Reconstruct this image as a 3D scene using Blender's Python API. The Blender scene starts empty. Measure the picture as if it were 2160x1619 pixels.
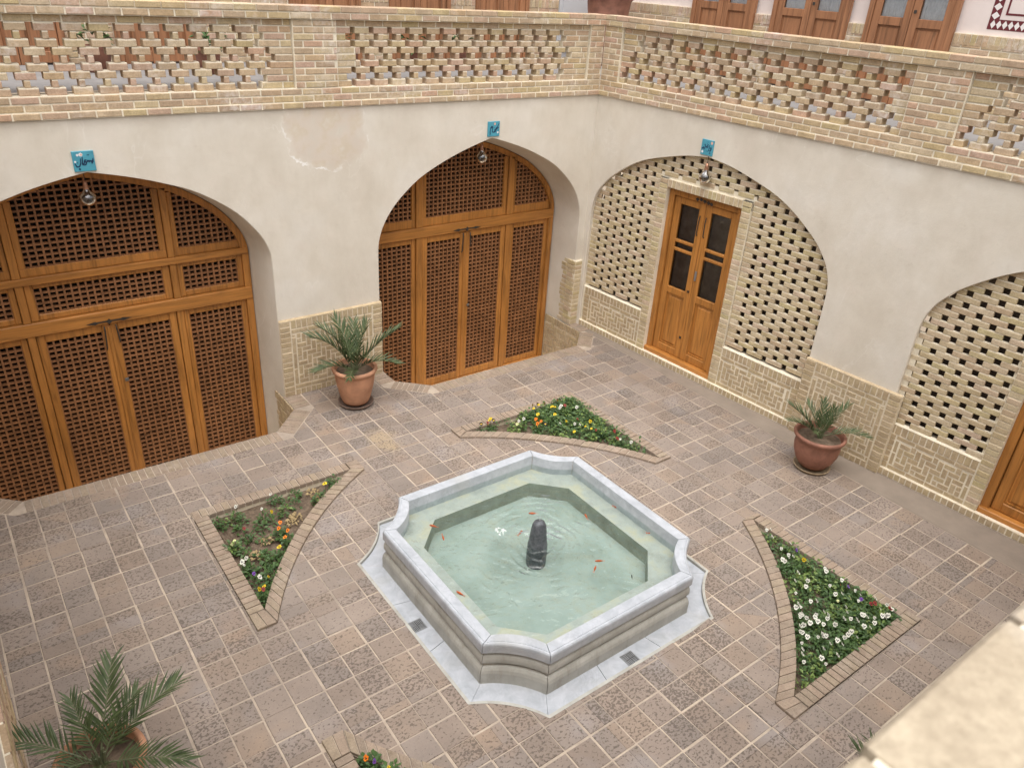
import bpy, math, random
from mathutils import Vector, Matrix
rnd = random.Random(7)
C = bpy.context.scene.collection
SC = bpy.context.scene
# ------------------------------------------------------------------ camera, sky, sun, exposure
CAM = (-7.2084, -7.7629, 4.5410); PITCH, YAW, ROLL, FPX = 0.49111, 0.66703, 0.067375, 1629.61
def cam_basis():
    f = Vector((math.sin(YAW)*math.cos(PITCH), math.cos(YAW)*math.cos(PITCH), -math.sin(PITCH)))
    r = Vector((math.cos(YAW), -math.sin(YAW), 0)); u = r.cross(f)
    return (r*math.cos(ROLL)+u*math.sin(ROLL), -r*math.sin(ROLL)+u*math.cos(ROLL), f)
RT, UP, FW = cam_basis()
cd = bpy.data.cameras.new('camera'); cam = bpy.data.objects.new('camera', cd); C.objects.link(cam)
m = Matrix((RT, UP, -FW)).transposed().to_4x4(); m.translation = Vector(CAM); cam.matrix_world = m
cd.sensor_width = 36.0; cd.lens = FPX/2160*36.0; cd.clip_start = 0.02; cd.clip_end = 1500
cd.dof.use_dof = True; cd.dof.focus_distance = 7.0; cd.dof.aperture_fstop = 7.0
SC.camera = cam
W = bpy.data.worlds.new('World'); SC.world = W; W.use_nodes = True
nt = W.node_tree; nt.nodes.clear()
sky = nt.nodes.new('ShaderNodeTexSky'); sky.sky_type = 'NISHITA'; sky.sun_disc = False
SUN_EL, SUN_AZ = math.radians(73), math.radians(216)      # azimuth clockwise from +Y
sky.sun_elevation = SUN_EL; sky.sun_rotation = SUN_AZ; sky.dust_density = 4.0; sky.air_density = 1.0
hs = nt.nodes.new('ShaderNodeHueSaturation'); hs.inputs['Saturation'].default_value = 0.22
bg = nt.nodes.new('ShaderNodeBackground'); bg.inputs['Strength'].default_value = 0.15
wo = nt.nodes.new('ShaderNodeOutputWorld')
nt.links.new(sky.outputs[0], hs.inputs['Color']); nt.links.new(hs.outputs[0], bg.inputs[0]); nt.links.new(bg.outputs[0], wo.inputs[0])
sd = bpy.data.lights.new('sun', 'SUN'); sd.energy = 1.5; sd.angle = math.radians(85); sd.color = (1.0, 0.965, 0.92)
so = bpy.data.objects.new('sun', sd); C.objects.link(so)
sdir = Vector((math.sin(SUN_AZ)*math.cos(SUN_EL), math.cos(SUN_AZ)*math.cos(SUN_EL), math.sin(SUN_EL)))
so.rotation_euler = sdir.to_track_quat('Z', 'Y').to_euler(); so.location = (-10, -12, 20)
SC.view_settings.view_transform = 'Standard'; SC.view_settings.look = 'None'
SC.view_settings.gamma = 1.0; SC.view_settings.exposure = 0.80; SC.view_settings.use_curve_mapping = False
SC.cycles.max_bounces = 8; SC.cycles.diffuse_bounces = 4; SC.cycles.glossy_bounces = 3; SC.cycles.transparent_max_bounces = 8
SC.cycles.use_denoising = True
def pix(p):                                                # where a point lies in the picture (used to rank pieces by size)
    d = Vector(p)-Vector(CAM); z = d.dot(FW)
    if z < 0.1: return None
    return (1080+FPX*d.dot(RT)/z, 809.5-FPX*d.dot(UP)/z, z)
# ------------------------------------------------------------------ materials
def nodes(name):
    mt = bpy.data.materials.new(name); mt.use_nodes = True; n = mt.node_tree; b = n.nodes['Principled BSDF']
    return mt, n, b
class G:
    """small node helper"""
    def __init__(s, n): s.n = n; s.pos = None
    def P(s):
        if s.pos is None: s.pos = s.n.nodes.new('ShaderNodeNewGeometry')
        return s.pos.outputs['Position']
    def new(s, t): return s.n.nodes.new('ShaderNode'+t)
    def link(s, a, b): s.n.links.new(a, b)
    def mapped(s, scale, src=None, loc=(0,0,0)):
        mp = s.new('Mapping'); mp.inputs['Scale'].default_value = scale; mp.inputs['Location'].default_value = loc
        s.link(src or s.P(), mp.inputs['Vector']); return mp.outputs[0]
    def noise(s, scale, detail=3, rough=.55, vec=None, dist=0.0):
        t = s.new('TexNoise'); t.inputs['Scale'].default_value = scale; t.inputs['Detail'].default_value = detail
        t.inputs['Roughness'].default_value = rough; t.inputs['Distortion'].default_value = dist
        s.link(vec or s.P(), t.inputs['Vector']); return t.outputs['Fac']
    def vor(s, scale, vec=None, feat='F1', rnd_=1.0):
        t = s.new('TexVoronoi'); t.feature = feat; t.inputs['Scale'].default_value = scale; t.inputs['Randomness'].default_value = rnd_
        s.link(vec or s.P(), t.inputs['Vector']); return t.outputs['Distance']
    def ramp(s, fac, stops, interp='LINEAR'):
        r = s.new('ValToRGB'); e = r.color_ramp; e.interpolation = interp
        while len(e.elements) < len(stops): e.elements.new(0.5)
        for el, (p, c) in zip(e.elements, stops):
            el.position = p; el.color = (c, c, c, 1) if not hasattr(c, '__len__') else (*c, 1)
        s.link(fac, r.inputs[0]); return r.outputs[0]
    def mix(s, fac, a, b, mode='MIX'):
        x = s.new('MixRGB'); x.blend_type = mode
        for k, v in ((0, fac), (1, a), (2, b)):
            if isinstance(v, (int, float)): x.inputs[k].default_value = v if k == 0 else (v, v, v, 1)
            elif isinstance(v, tuple): x.inputs[k].default_value = (*v, 1)
            else: s.link(v, x.inputs[k])
        return x.outputs[0]
    def math(s, op, a, b=0.0):
        x = s.new('Math'); x.operation = op
        for k, v in ((0, a), (1, b)):
            if isinstance(v, (int, float)): x.inputs[k].default_value = v
            else: s.link(v, x.inputs[k])
        return x.outputs[0]
    def rand(s):
        o = s.new('ObjectInfo').outputs['Random']; s.P(); i = s.pos.outputs['Random Per Island']
        return s.math('FRACT', s.math('ADD', s.math('MULTIPLY', o, 7.31), s.math('MULTIPLY', i, 3.77)))
    def bump(s, b, h, strength, dist):
        x = s.new('Bump'); x.inputs['Strength'].default_value = strength; x.inputs['Distance'].default_value = dist
        s.link(h, x.inputs['Height']); s.link(x.outputs[0], b.inputs['Normal'])
def simple(name, col, rough=.7, var=.12, scale=9.0, bump=.0, spec=.3, metal=0.0, bs=60.0):
    mt, n, b = nodes(name); g = G(n)
    f = g.noise(scale, 4, .6)
    lo = tuple(c*(1-var) for c in col); hi = tuple(min(1, c*(1+var)) for c in col)
    g.link(g.ramp(f, [(.3, lo), (.7, hi)]), b.inputs['Base Color'])
    b.inputs['Roughness'].default_value = rough; b.inputs['Specular IOR Level'].default_value = spec; b.inputs['Metallic'].default_value = metal
    if bump: g.bump(b, g.noise(bs, 3), bump, .01)
    return mt
MAT = {}
def brick_mat(name, tints, soot=.0, efflo=.35):
    mt, n, b = nodes(name); g = G(n); r = g.rand()
    k = len(tints)
    col = g.ramp(r, [((i+.5)/k, t) for i, t in enumerate(tints)], 'LINEAR')
    col = g.mix(.55, col, g.ramp(g.noise(11, 4, .65), [(.25, (.60, .55, .5)), (.75, (1.22, 1.22, 1.2))]), 'MULTIPLY')
    col = g.mix(.5, col, g.ramp(g.noise(75, 3, .7), [(.3, (.62, .60, .58)), (.62, (1.12, 1.12, 1.12))]), 'MULTIPLY')
    ef = g.math('MULTIPLY', g.ramp(g.noise(2.3, 4, .6), [(.52, 0.0), (.70, 1.0)]), g.ramp(g.noise(22, 3, .6), [(.38, 0.0), (.66, 1.0)]))
    col = g.mix(g.math('MULTIPLY', ef, efflo), col, (.66, .60, .55))
    g.link(col, b.inputs['Base Color']); b.inputs['Roughness'].default_value = .92; b.inputs['Specular IOR Level'].default_value = .15
    g.bump(b, g.noise(90, 4, .7), .55, .006)
    return mt
BUFF = [(.50, .375, .245), (.55, .43, .295), (.45, .33, .22), (.53, .42, .25), (.53, .37, .285), (.42, .315, .215), (.58, .475, .335), (.50, .40, .225), (.53, .35, .25), (.48, .37, .26)]
PALE = [(.56, .455, .30), (.60, .50, .345), (.52, .42, .275), (.57, .475, .28), (.59, .46, .35), (.55, .47, .27), (.62, .52, .38), (.53, .41, .28)]
TAN = [(.50, .395, .255), (.54, .435, .295), (.46, .36, .235), (.52, .42, .265)]
FLOORB = [(.31, .245, .19), (.34, .265, .205), (.285, .23, .182), (.325, .262, .195)]
MAT['brick'] = brick_mat('buff_brick', BUFF, efflo=.8)
MAT['brick_pale'] = brick_mat('pale_brick', PALE, efflo=.1)
MAT['brick_tan'] = brick_mat('tan_brick', TAN, efflo=.1)
MAT['brick_worn'] = brick_mat('worn_coping_brick', [(.40, .335, .245), (.43, .36, .27), (.385, .32, .245), (.41, .33, .25)], efflo=.9)
MAT['brick_floor'] = brick_mat('floor_brick', FLOORB, efflo=.2)
def mortar_mat(name, col):
    mt, n, b = nodes(name); g = G(n)
    c = g.ramp(g.noise(6, 4, .6), [(.3, tuple(x*.82 for x in col)), (.7, tuple(min(1, x*1.1) for x in col))])
    c = g.mix(.4, c, g.ramp(g.noise(120, 2), [(.3, .7), (.7, 1.1)]), 'MULTIPLY')
    g.link(c, b.inputs['Base Color']); b.inputs['Roughness'].default_value = .95; b.inputs['Specular IOR Level'].default_value = .1
    g.bump(b, g.noise(140, 3), .5, .004)
    return mt
MAT['mortar'] = mortar_mat('lime_mortar', (.80, .72, .57))
MAT['mortar_tan'] = mortar_mat('tan_mortar', (.76, .66, .50))
def grout_mat():
    mt, n, b = nodes('floor_grout'); g = G(n)
    c = g.ramp(g.noise(1.1, 3, .6), [(.35, (.315, .26, .21)), (.50, (.415, .34, .27)), (.66, (.51, .42, .325))])
    c = g.mix(.6, c, g.ramp(g.noise(9, 4, .7), [(.3, .62), (.7, 1.2)]), 'MULTIPLY')
    g.link(c, b.inputs['Base Color']); b.inputs['Roughness'].default_value = .95
    g.bump(b, g.noise(120, 3), .5, .004)
    return mt
MAT['grout'] = grout_mat()
def plaster_mat():
    mt, n, b = nodes('cream_plaster'); g = G(n)
    c = g.ramp(g.noise(1.3, 5, .55), [(.3, (.61, .55, .465)), (.5, (.665, .61, .525)), (.72, (.70, .655, .585))])
    c = g.mix(g.ramp(g.noise(3.5, 3, .6), [(.55, 0.0), (.75, .35)]), c, (.66, .58, .50))
    c = g.mix(g.ramp(g.noise(14, 4, .7), [(.62, 0.0), (.74, .25)]), c, (.48, .42, .35))
    cr = g.ramp(g.math('ABSOLUTE', g.math('SUBTRACT', g.noise(1.15, 5, .6, g.mapped((1, 1, .55)), .7), .5)), [(.0, 1.0), (.006, 0.0)])
    c = g.mix(g.math('MULTIPLY', g.math('MULTIPLY', cr, g.ramp(g.noise(.9, 2), [(.5, 0.0), (.62, 1.0)])), .45), c, (.78, .74, .68))
    c = g.mix(.55, c, g.ramp(g.noise(4.2, 5, .65, g.mapped((1, 1, .6))), [(.28, (.86, .84, .80)), (.72, (1.07, 1.07, 1.07))]), 'MULTIPLY')
    # darker band with a broken outline along the top, below the parapet
    x = g.new('SeparateXYZ'); g.link(g.P(), x.inputs[0])
    dn = g.noise(5, 4, .6)
    top_band = g.math('ADD', g.math('SUBTRACT', x.outputs['Z'], 3.07), g.math('MULTIPLY', g.math('SUBTRACT', dn, .5), .22))
    c = g.mix(g.math('MULTIPLY', g.ramp(top_band, [(0, 0.0), (.12, 1.0)]), .30), c, (.40, .335, .265))
    # water damage on the wall between the arches
    cx = g.math('DIVIDE', g.math('SUBTRACT', x.outputs['X'], -3.76), .50)
    cz = g.math('DIVIDE', g.math('SUBTRACT', x.outputs['Z'], 3.00), .44)
    d = g.math('SQRT', g.math('ADD', g.math('POWER', cx, 2.0), g.math('POWER', cz, 2.0)))
    d = g.math('ADD', d, g.math('MULTIPLY', g.math('SUBTRACT', g.noise(3.2, 4, .6), .5), 1.0))
    onwall = g.ramp(g.math('SUBTRACT', .3, g.math('ABSOLUTE', x.outputs['Y'])), [(.05, 0.0), (.1, 1.0)])
    damp = g.ramp(d, [(.80, 1.0), (1.0, 0.0)])
    dc = g.ramp(g.noise(6, 3, .5), [(.3, (.58, .52, .44)), (.48, (.60, .495, .41)), (.58, (.56, .45, .32)), (.75, (.66, .61, .55))])
    c = g.mix(g.math('MULTIPLY', g.math('MULTIPLY', damp, onwall), .5), c, dc)
    rim = g.math('MULTIPLY', g.ramp(d, [(.93, 0.0), (.99, 1.0), (1.03, 1.0), (1.07, 0.0)]), g.ramp(g.noise(5, 2), [(.46, 0.0), (.58, 1.0)]))
    c = g.mix(g.math('MULTIPLY', g.math('MULTIPLY', rim, onwall), .9), c, (.85, .82, .78))
    g.link(c, b.inputs['Base Color']); b.inputs['Roughness'].default_value = .93; b.inputs['Specular IOR Level'].default_value = .12
    g.bump(b, g.math('ADD', g.noise(7, 4, .6), g.math('MULTIPLY', g.noise(70, 3), .25)), .35, .012)
    return mt
MAT['plaster'] = plaster_mat()
def tile_mat():
    mt, n, b = nodes('pitted_floor_tile'); g = G(n); r = g.rand()
    c = g.ramp(r, [(.0, (.250, .202, .168)), (.3, (.285, .236, .202)), (.55, (.235, .200, .176)), (.8, (.282, .222, .176)), (1., (.262, .216, .186))])
    c = g.mix(.75, c, g.ramp(g.noise(1.6, 4, .6), [(.28, (.78, .76, .75)), (.72, (1.20, 1.17, 1.13))]), 'MULTIPLY')
    c = g.mix(g.ramp(g.noise(2.7, 2, .5), [(.60, 0.0), (.76, .35)]), c, (.40, .275, .185))
    c = g.mix(g.ramp(g.noise(2.1, 2, .5, g.mapped((1, 1, 1), None, (9, 4, 0))), [(.58, 0.0), (.72, .45)]), c, (.315, .285, .275))
    ds = g.new('VectorMath'); ds.operation = 'DISTANCE'; g.link(g.mapped((1.0, .62, 1.0)), ds.inputs[0]); ds.inputs[1].default_value = (-3.92, -.88, 0)
    oc = g.math('ADD', ds.outputs['Value'], g.math('MULTIPLY', g.math('SUBTRACT', g.noise(7, 3), .5), .35))
    c = g.mix(g.ramp(oc, [(.08, .5), (.19, 0.0)]), c, (.42, .32, .19))
    pv = g.mapped((1.0, 1.35, 1.0))
    pn = g.noise(45, 2, .5, pv, .5)
    amt = g.math('ADD', g.noise(1.2, 2), g.math('MULTIPLY', g.math('SUBTRACT', g.math('FRACT', g.math('MULTIPLY', r, 5.3)), .5), .55))
    pits = g.ramp(g.math('ADD', pn, g.math('MULTIPLY', g.math('SUBTRACT', amt, .5), .22)), [(.565, 0.0), (.61, 1.0)])
    c = g.mix(g.math('MULTIPLY', pits, .70), c, (.105, .083, .068))
    c = g.mix(.35, c, g.ramp(g.noise(110, 3, .7), [(.3, .75), (.7, 1.15)]), 'MULTIPLY')
    g.link(c, b.inputs['Base Color']); b.inputs['Roughness'].default_value = .8; b.inputs['Specular IOR Level'].default_value = .25
    g.bump(b, g.math('SUBTRACT', g.math('MULTIPLY', g.noise(45, 3), .4), pits), .5, .006)
    return mt
MAT['tile'] = tile_mat()
def wood_mat(name, scale, col, rough=.42):
    mt, n, b = nodes(name); g = G(n)
    v = g.mapped(scale)
    f = g.noise(1.0, 5, .65, v, .8)
    lo = tuple(x*.52 for x in col); hi = tuple(min(1, x*1.28) for x in col)
    c = g.ramp(f, [(.28, lo), (.5, col), (.75, hi)])
    c = g.mix(.5, c, g.ramp(g.noise(1.7, 3), [(.3, (.72, .66, .6)), (.7, (1.15, 1.12, 1.05))]), 'MULTIPLY')
    r = g.rand(); c = g.mix(.5, c, g.ramp(r, [(0, (.82, .78, .74)), (1, (1.15, 1.12, 1.1))]), 'MULTIPLY')
    g.link(c, b.inputs['Base Color']); b.inputs['Roughness'].default_value = rough; b.inputs['Specular IOR Level'].default_value = .4
    g.bump(b, f, .25, .004)
    return mt
OAK = (.42, .185, .045)
MAT['wood_v'] = wood_mat('honey_wood_upright', (26, 26, 1.6), OAK)
MAT['wood_h'] = wood_mat('honey_wood_rail', (1.6, 1.6, 30), OAK)
MAT['wood_lat'] = wood_mat('lattice_wood', (14, 14, 14), (.27, .125, .055), .55)
MAT['wood_red'] = wood_mat('red_brown_wood', (24, 24, 1.5), (.315, .15, .075), .5)
def marble_mat():
    mt, n, b = nodes('grey_white_marble'); g = G(n)
    v = g.noise(3.2, 5, .65, None, 1.6)
    vein = g.ramp(g.math('ABSOLUTE', g.math('SUBTRACT', v, .5)), [(.0, 1.0), (.02, 0.0)])
    c = g.ramp(g.noise(9, 5, .65, None, .6), [(.3, (.34, .36, .39)), (.7, (.485, .505, .54))])
    c = g.mix(g.math('MULTIPLY', g.math('MULTIPLY', vein, g.ramp(g.noise(2.0, 2), [(.45, 0.0), (.65, 1.0)])), .55), c, (.27, .29, .315))
    c = g.mix(g.ramp(g.noise(2.2, 3), [(.55, 0.0), (.75, .45)]), c, (.40, .39, .355))
    g.link(c, b.inputs['Base Color']); b.inputs['Roughness'].default_value = .33
    return mt
def stone_mat():
    mt, n, b = nodes('weathered_marble'); g = G(n)
    c = g.ramp(g.noise(6, 4, .6), [(.3, (.33, .32, .285)), (.7, (.46, .45, .41))])
    c = g.mix(g.ramp(g.noise(16, 4, .7, g.mapped((1, 1, .25))), [(.5, 0.0), (.7, .55)]), c, (.27, .245, .20))
    g.link(c, b.inputs['Base Color']); b.inputs['Roughness'].default_value = .6
    g.bump(b, g.noise(80, 3), .2, .004)
    return mt
MAT['marble'] = marble_mat(); MAT['stone'] = stone_mat()
def pool_mat():
    mt, n, b = nodes('pale_pool_render'); g = G(n)
    c = g.ramp(g.noise(2.2, 4, .55), [(.3, (.235, .275, .245)), (.46, (.30, .345, .315)), (.58, (.345, .385, .36)), (.72, (.355, .355, .285))])
    c = g.mix(g.ramp(g.noise(9, 4, .6), [(.5, 0.0), (.72, .5)]), c, (.37, .37, .31))
    g.link(c, b.inputs['Base Color']); b.inputs['Roughness'].default_value = .8
    return mt
MAT['pool'] = pool_mat()
MAT['pool_wall'] = simple('shaded_green_render', (.285, .305, .255), .8, .25, 5)  # shade on the basin sides is put into this darker green
def ledge_mat():
    mt, n, b = nodes('algae_marble'); g = G(n)
    c = g.ramp(g.noise(4.5, 5, .62), [(.3, (.31, .315, .29)), (.50, (.41, .41, .385)), (.62, (.47, .43, .33)), (.75, (.52, .50, .45))])
    g.link(c, b.inputs['Base Color']); b.inputs['Roughness'].default_value = .6
    return mt
MAT['ledge'] = ledge_mat()
def water_mat():
    mt = bpy.data.materials.new('rippled_water'); mt.use_nodes = True; n = mt.node_tree; n.nodes.clear(); g = G(n)
    o = g.new('OutputMaterial'); mx = g.new('MixShader'); tr = g.new('BsdfTransparent'); gl = g.new('BsdfGlossy'); fr = g.new('Fresnel')
    tr.inputs[0].default_value = (.87, .93, .905, 1); gl.inputs['Roughness'].default_value = .02; gl.inputs['Color'].default_value = (1, 1, 1, 1)
    fr.inputs['IOR'].default_value = 1.33
    bp = g.new('Bump'); bp.inputs['Strength'].default_value = .8; bp.inputs['Distance'].default_value = .05
    # rings that spread from the fountain cap, broken by wind ripples
    x = g.new('VectorMath'); x.operation = 'DISTANCE'; g.link(g.P(), x.inputs[0]); x.inputs[1].default_value = (-3.775, -3.9, .265)
    ring = g.math('SINE', g.math('ADD', g.math('MULTIPLY', x.outputs['Value'], 74.0), g.math('MULTIPLY', g.noise(4, 3), 16.0)))
    ring = g.math('MULTIPLY', ring, g.ramp(x.outputs['Value'], [(.05, .55), (.8, .06)]))
    h = g.math('ADD', g.math('MULTIPLY', g.math('MULTIPLY', ring, .5), g.ramp(g.noise(3.0, 2), [(.40, .1), (.62, 1.0)])), g.math('ADD', g.math('MULTIPLY', g.noise(3.6, 2, .45, None, 1.2), .9), g.math('MULTIPLY', g.noise(13, 2, .5, None, .8), .22)))
    g.link(h, bp.inputs['Height']); g.link(bp.outputs[0], gl.inputs['Normal']); g.link(bp.outputs[0], fr.inputs['Normal'])
    g.link(g.math('MULTIPLY', fr.outputs[0], 2.0), mx.inputs[0]); g.link(tr.outputs[0], mx.inputs[1]); g.link(gl.outputs[0], mx.inputs[2]); g.link(mx.outputs[0], o.inputs[0])
    return mt
MAT['water'] = water_mat()
MAT['soil'] = simple('dark_soil', (.135, .098, .068), .95, .35, 25, .8)
MAT['foam'] = simple('water_foam', (.55, .60, .57), .15, .2, 60, 0, .5)
MAT['terracotta'] = simple('terracotta', (.48, .25, .15), .8, .26, 5, .2)
MAT['terracotta_red'] = simple('red_brown_terracotta', (.27, .125, .085), .6, .3, 9, .2)
MAT['saucer'] = simple('stained_saucer', (.33, .25, .16), .8, .3, 18)
MAT['saucer_dark'] = simple('dark_saucer', (.16, .11, .085), .8, .3, 18)
def leaf_mat(name, a, bcol, rough=.5):
    mt, n, b = nodes(name); g = G(n); r = g.rand()
    g.link(g.mix(.5, g.ramp(r, [(0, a), (1, bcol)]), g.ramp(g.noise(16, 3), [(.3, a), (.7, bcol)])), b.inputs['Base Color'])
    b.inputs['Roughness'].default_value = rough; b.inputs['Specular IOR Level'].default_value = .35
    return mt
MAT['palm'] = leaf_mat('palm_leaf', (.032, .050, .018), (.095, .125, .048))
MAT['palm_stem'] = leaf_mat('palm_stem', (.09, .11, .055), (.17, .175, .10))
MAT['leaf'] = leaf_mat('pansy_leaf', (.030, .070, .020), (.085, .145, .040))
MAT['leaf_light'] = leaf_mat('light_leaf', (.10, .17, .04), (.20, .26, .07))
MAT['dry'] = leaf_mat('dry_leaf', (.26, .19, .09), (.40, .30, .16), .9)
for k, c in dict(W=(.72, .71, .62), Y=(.80, .58, .03), C=(.68, .70, .34), D=(.018, .010, .022), P=(.22, .09, .42), R=(.26, .035, .025), O=(.85, .24, .02)).items():
    MAT['petal_'+k] = simple('petal_'+k, c, .6, .1, 40)
MAT['sign'] = simple('turquoise_tile', (.075, .30, .39), .35, .12, 14)
MAT['ink'] = simple('navy_ink', (.01, .025, .075), .5, .1)
MAT['sign_white'] = simple('sign_white', (.72, .70, .72), .5, .05)
MAT['sign_pink'] = simple('sign_pink', (.72, .42, .33), .5, .05)
MAT['iron'] = simple('dark_iron', (.035, .028, .022), .5, .3, 30, 0, .5)
MAT['steel'] = simple('grey_steel', (.33, .34, .35), .4, .2, 20, 0, .5, .6)
MAT['cap'] = simple('dark_stone', (.085, .09, .098), .25, .4, 30, .4)
MAT['screed'] = simple('floor_screed', (.25, .205, .165), .9, .12, 4, .2)
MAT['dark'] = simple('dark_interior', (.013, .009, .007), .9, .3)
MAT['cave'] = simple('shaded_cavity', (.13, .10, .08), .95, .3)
MAT['goldfish'] = simple('goldfish', (.62, .10, .02), .4, .2, 60)
MAT['darkfish'] = simple('dark_fish', (.02, .02, .018), .5, .2, 60)
MAT['curtain'] = simple('white_curtain', (.80, .82, .84), .9, .08, 20)
MAT['pink'] = simple('pale_pink_plaster', (.70, .61, .57), .9, .07, 3)
MAT['red_paint'] = simple('dark_red_paint', (.13, .025, .03), .8, .12, 8)
MAT['white_paint'] = simple('white_paint', (.74, .69, .66), .8, .05, 8)
MAT['gallery_floor'] = simple('grey_paving', (.235, .225, .22), .8, .12, 6)
MAT['grey_panel'] = simple('grey_painted_panel', (.50, .50, .51), .6, .05, 4)
MAT['teal'] = simple('dark_teal_paint', (.012, .05, .06), .5, .1)
MAT['earth'] = simple('earth', (.28, .22, .16), .95, .2, .5)
MAT['copper'] = simple('copper_socket', (.42, .22, .14), .4, .2, 30, 0, .5, .7)
def glass_mat(name, col, rough, alpha_mix):
    mt = bpy.data.materials.new(name); mt.use_nodes = True; n = mt.node_tree; n.nodes.clear(); g = G(n)
    o = g.new('OutputMaterial'); mx = g.new('MixShader'); tr = g.new('BsdfTransparent'); gl = g.new('BsdfGlossy'); fr = g.new('Fresnel')
    tr.inputs[0].default_value = (*col, 1); gl.inputs['Roughness'].default_value = rough; fr.inputs['IOR'].default_value = 1.5
    g.link(g.math('ADD', fr.outputs[0], alpha_mix), mx.inputs[0]); g.link(tr.outputs[0], mx.inputs[1]); g.link(gl.outputs[0], mx.inputs[2]); g.link(mx.outputs[0], o.inputs[0])
    return mt
MAT['bulb'] = glass_mat('smoked_lamp_glass', (.42, .40, .38), .08, .10)
MAT['pane'] = glass_mat('window_pane', (.95, .96, .96), .03, .0)

# ------------------------------------------------------------------ helpers
WL = {}                                                   # world location of every object (parents are never rotated here)
def wl(o): return WL.get(o.name, Vector((0, 0, 0)))
def link(o, parent, world):
    C.objects.link(o); world = Vector(world); WL[o.name] = world
    if parent is not None: o.parent = parent; o.location = world - wl(parent)
    else: o.location = world
    return o
def tag(o, label=None, cat=None, group=None, kind=None):
    if label: o['label'] = label
    if cat: o['category'] = cat
    if group: o['group'] = group
    if kind: o['kind'] = kind
    return o
def thing(name, label, cat, loc, group=None):
    o = bpy.data.objects.new(name, None); o.empty_display_size = .1; link(o, None, loc); return tag(o, label, cat, group)
class F:
    """a wall's own frame: u along it, n into it, z up"""
    def __init__(s, x, y, th): s.o = (x, y); s.th = th; s.c, s.s = math.cos(th), math.sin(th)
    def __call__(s, u, n, z): return (s.o[0]+u*s.c-n*s.s, s.o[1]+u*s.s+n*s.c, z)
class MB:
    def __init__(s): s.v = []; s.f = []; s.mi = []; s.cur = 0
    def add(s, vs, fs):
        k = len(s.v); s.v += [tuple(p) for p in vs]; s.f += [tuple(k+i for i in q) for q in fs]; s.mi += [s.cur]*len(fs)
    def quad(s, *p): s.add(p, [tuple(range(len(p)))])
    def box(s, x0, x1, y0, y1, z0, z1, fr=None):
        vs = [(x, y, z) for x in (x0, x1) for y in (y0, y1) for z in (z0, z1)]
        if fr: vs = [fr(*p) for p in vs]
        s.add(vs, [(0, 1, 3, 2), (4, 6, 7, 5), (0, 4, 5, 1), (2, 3, 7, 6), (0, 2, 6, 4), (1, 5, 7, 3)])
    def bevbox(s, x0, x1, y0, y1, z0, z1, fr=None, b=.004):
        """box whose front (y0) edges are chamfered; no back face"""
        vs = [(x0+b, y0, z0+b), (x1-b, y0, z0+b), (x1-b, y0, z1-b), (x0+b, y0, z1-b), (x0, y0+b, z0), (x1, y0+b, z0), (x1, y0+b, z1), (x0, y0+b, z1), (x0, y1, z0), (x1, y1, z0), (x1, y1, z1), (x0, y1, z1)]
        if fr: vs = [fr(*p) for p in vs]
        s.add(vs, [(0, 1, 2, 3), (4, 5, 1, 0), (5, 6, 2, 1), (6, 7, 3, 2), (7, 4, 0, 3), (8, 9, 5, 4), (9, 10, 6, 5), (10, 11, 7, 6), (11, 8, 4, 7), (11, 10, 9, 8)])
    def prism(s, poly, z0, z1, cap_bottom=True, fr=None):
        n = len(poly); vs = [(x, y, z0) for x, y in poly]+[(x, y, z1) for x, y in poly]
        if fr: vs = [fr(*p) for p in vs]
        fs = [tuple(range(n, 2*n))]+[(i, (i+1) % n, n+(i+1) % n, n+i) for i in range(n)]
        if cap_bottom: fs.append(tuple(reversed(range(n))))
        s.add(vs, fs)
    def loft(s, loops, closed=True, cap=False):
        n = len(loops[0]); k = len(s.v)
        for L in loops: s.v += [tuple(p) for p in L]
        for i in range(len(loops)-1):
            for j in range(n if closed else n-1):
                a = k+i*n+j; b = k+i*n+(j+1) % n
                s.f.append((a, b, b+n, a+n)); s.mi.append(s.cur)
        if cap:
            s.f.append(tuple(reversed(range(k, k+n)))); s.f.append(tuple(range(k+(len(loops)-1)*n, k+len(loops)*n))); s.mi += [s.cur]*2
    def lathe(s, prof, c=(0, 0), seg=28, sx=1.0, wob=0.0):
        loops = [[(c[0]+r*math.cos(2*math.pi*i/seg)*sx, c[1]+r*math.sin(2*math.pi*i/seg), z) for i in range(seg)] for r, z in prof]
        s.loft(loops)
    def tube(s, pts, r, seg=6):
        pts = [Vector(p) for p in pts]; loops = []
        for i, p in enumerate(pts):
            t = (pts[min(i+1, len(pts)-1)]-pts[max(i-1, 0)]).normalized()
            a = t.cross(Vector((0, 0, 1)) if abs(t.z) < .9 else Vector((1, 0, 0))).normalized(); b = t.cross(a)
            rr = r[i] if hasattr(r, '__len__') else r
            loops.append([p+(a*math.cos(2*math.pi*k/seg)+b*math.sin(2*math.pi*k/seg))*rr for k in range(seg)])
        s.loft(loops, True, True)
    def mesh(s, name, mats, smooth=False):
        me = bpy.data.meshes.new(name); me.from_pydata(s.v, [], s.f)
        for mt in mats: me.materials.append(MAT[mt] if isinstance(mt, str) else mt)
        if any(s.mi): me.polygons.foreach_set('material_index', s.mi)
        if smooth: me.polygons.foreach_set('use_smooth', [True]*len(s.f))
        me.update(); return me
    def build(s, name, mats, parent=None, smooth=False, origin=None):
        """vertices are in world space; the object's origin goes to the middle of its foot"""
        if isinstance(mats, str): mats = [mats]
        if origin is None:
            xs, ys, zs = zip(*s.v); origin = ((min(xs)+max(xs))/2, (min(ys)+max(ys))/2, min(zs))
        o = Vector(origin); s.v = [tuple(Vector(p)-o) for p in s.v]
        return link(bpy.data.objects.new(name, s.mesh(name, mats, smooth)), parent, o)
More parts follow.
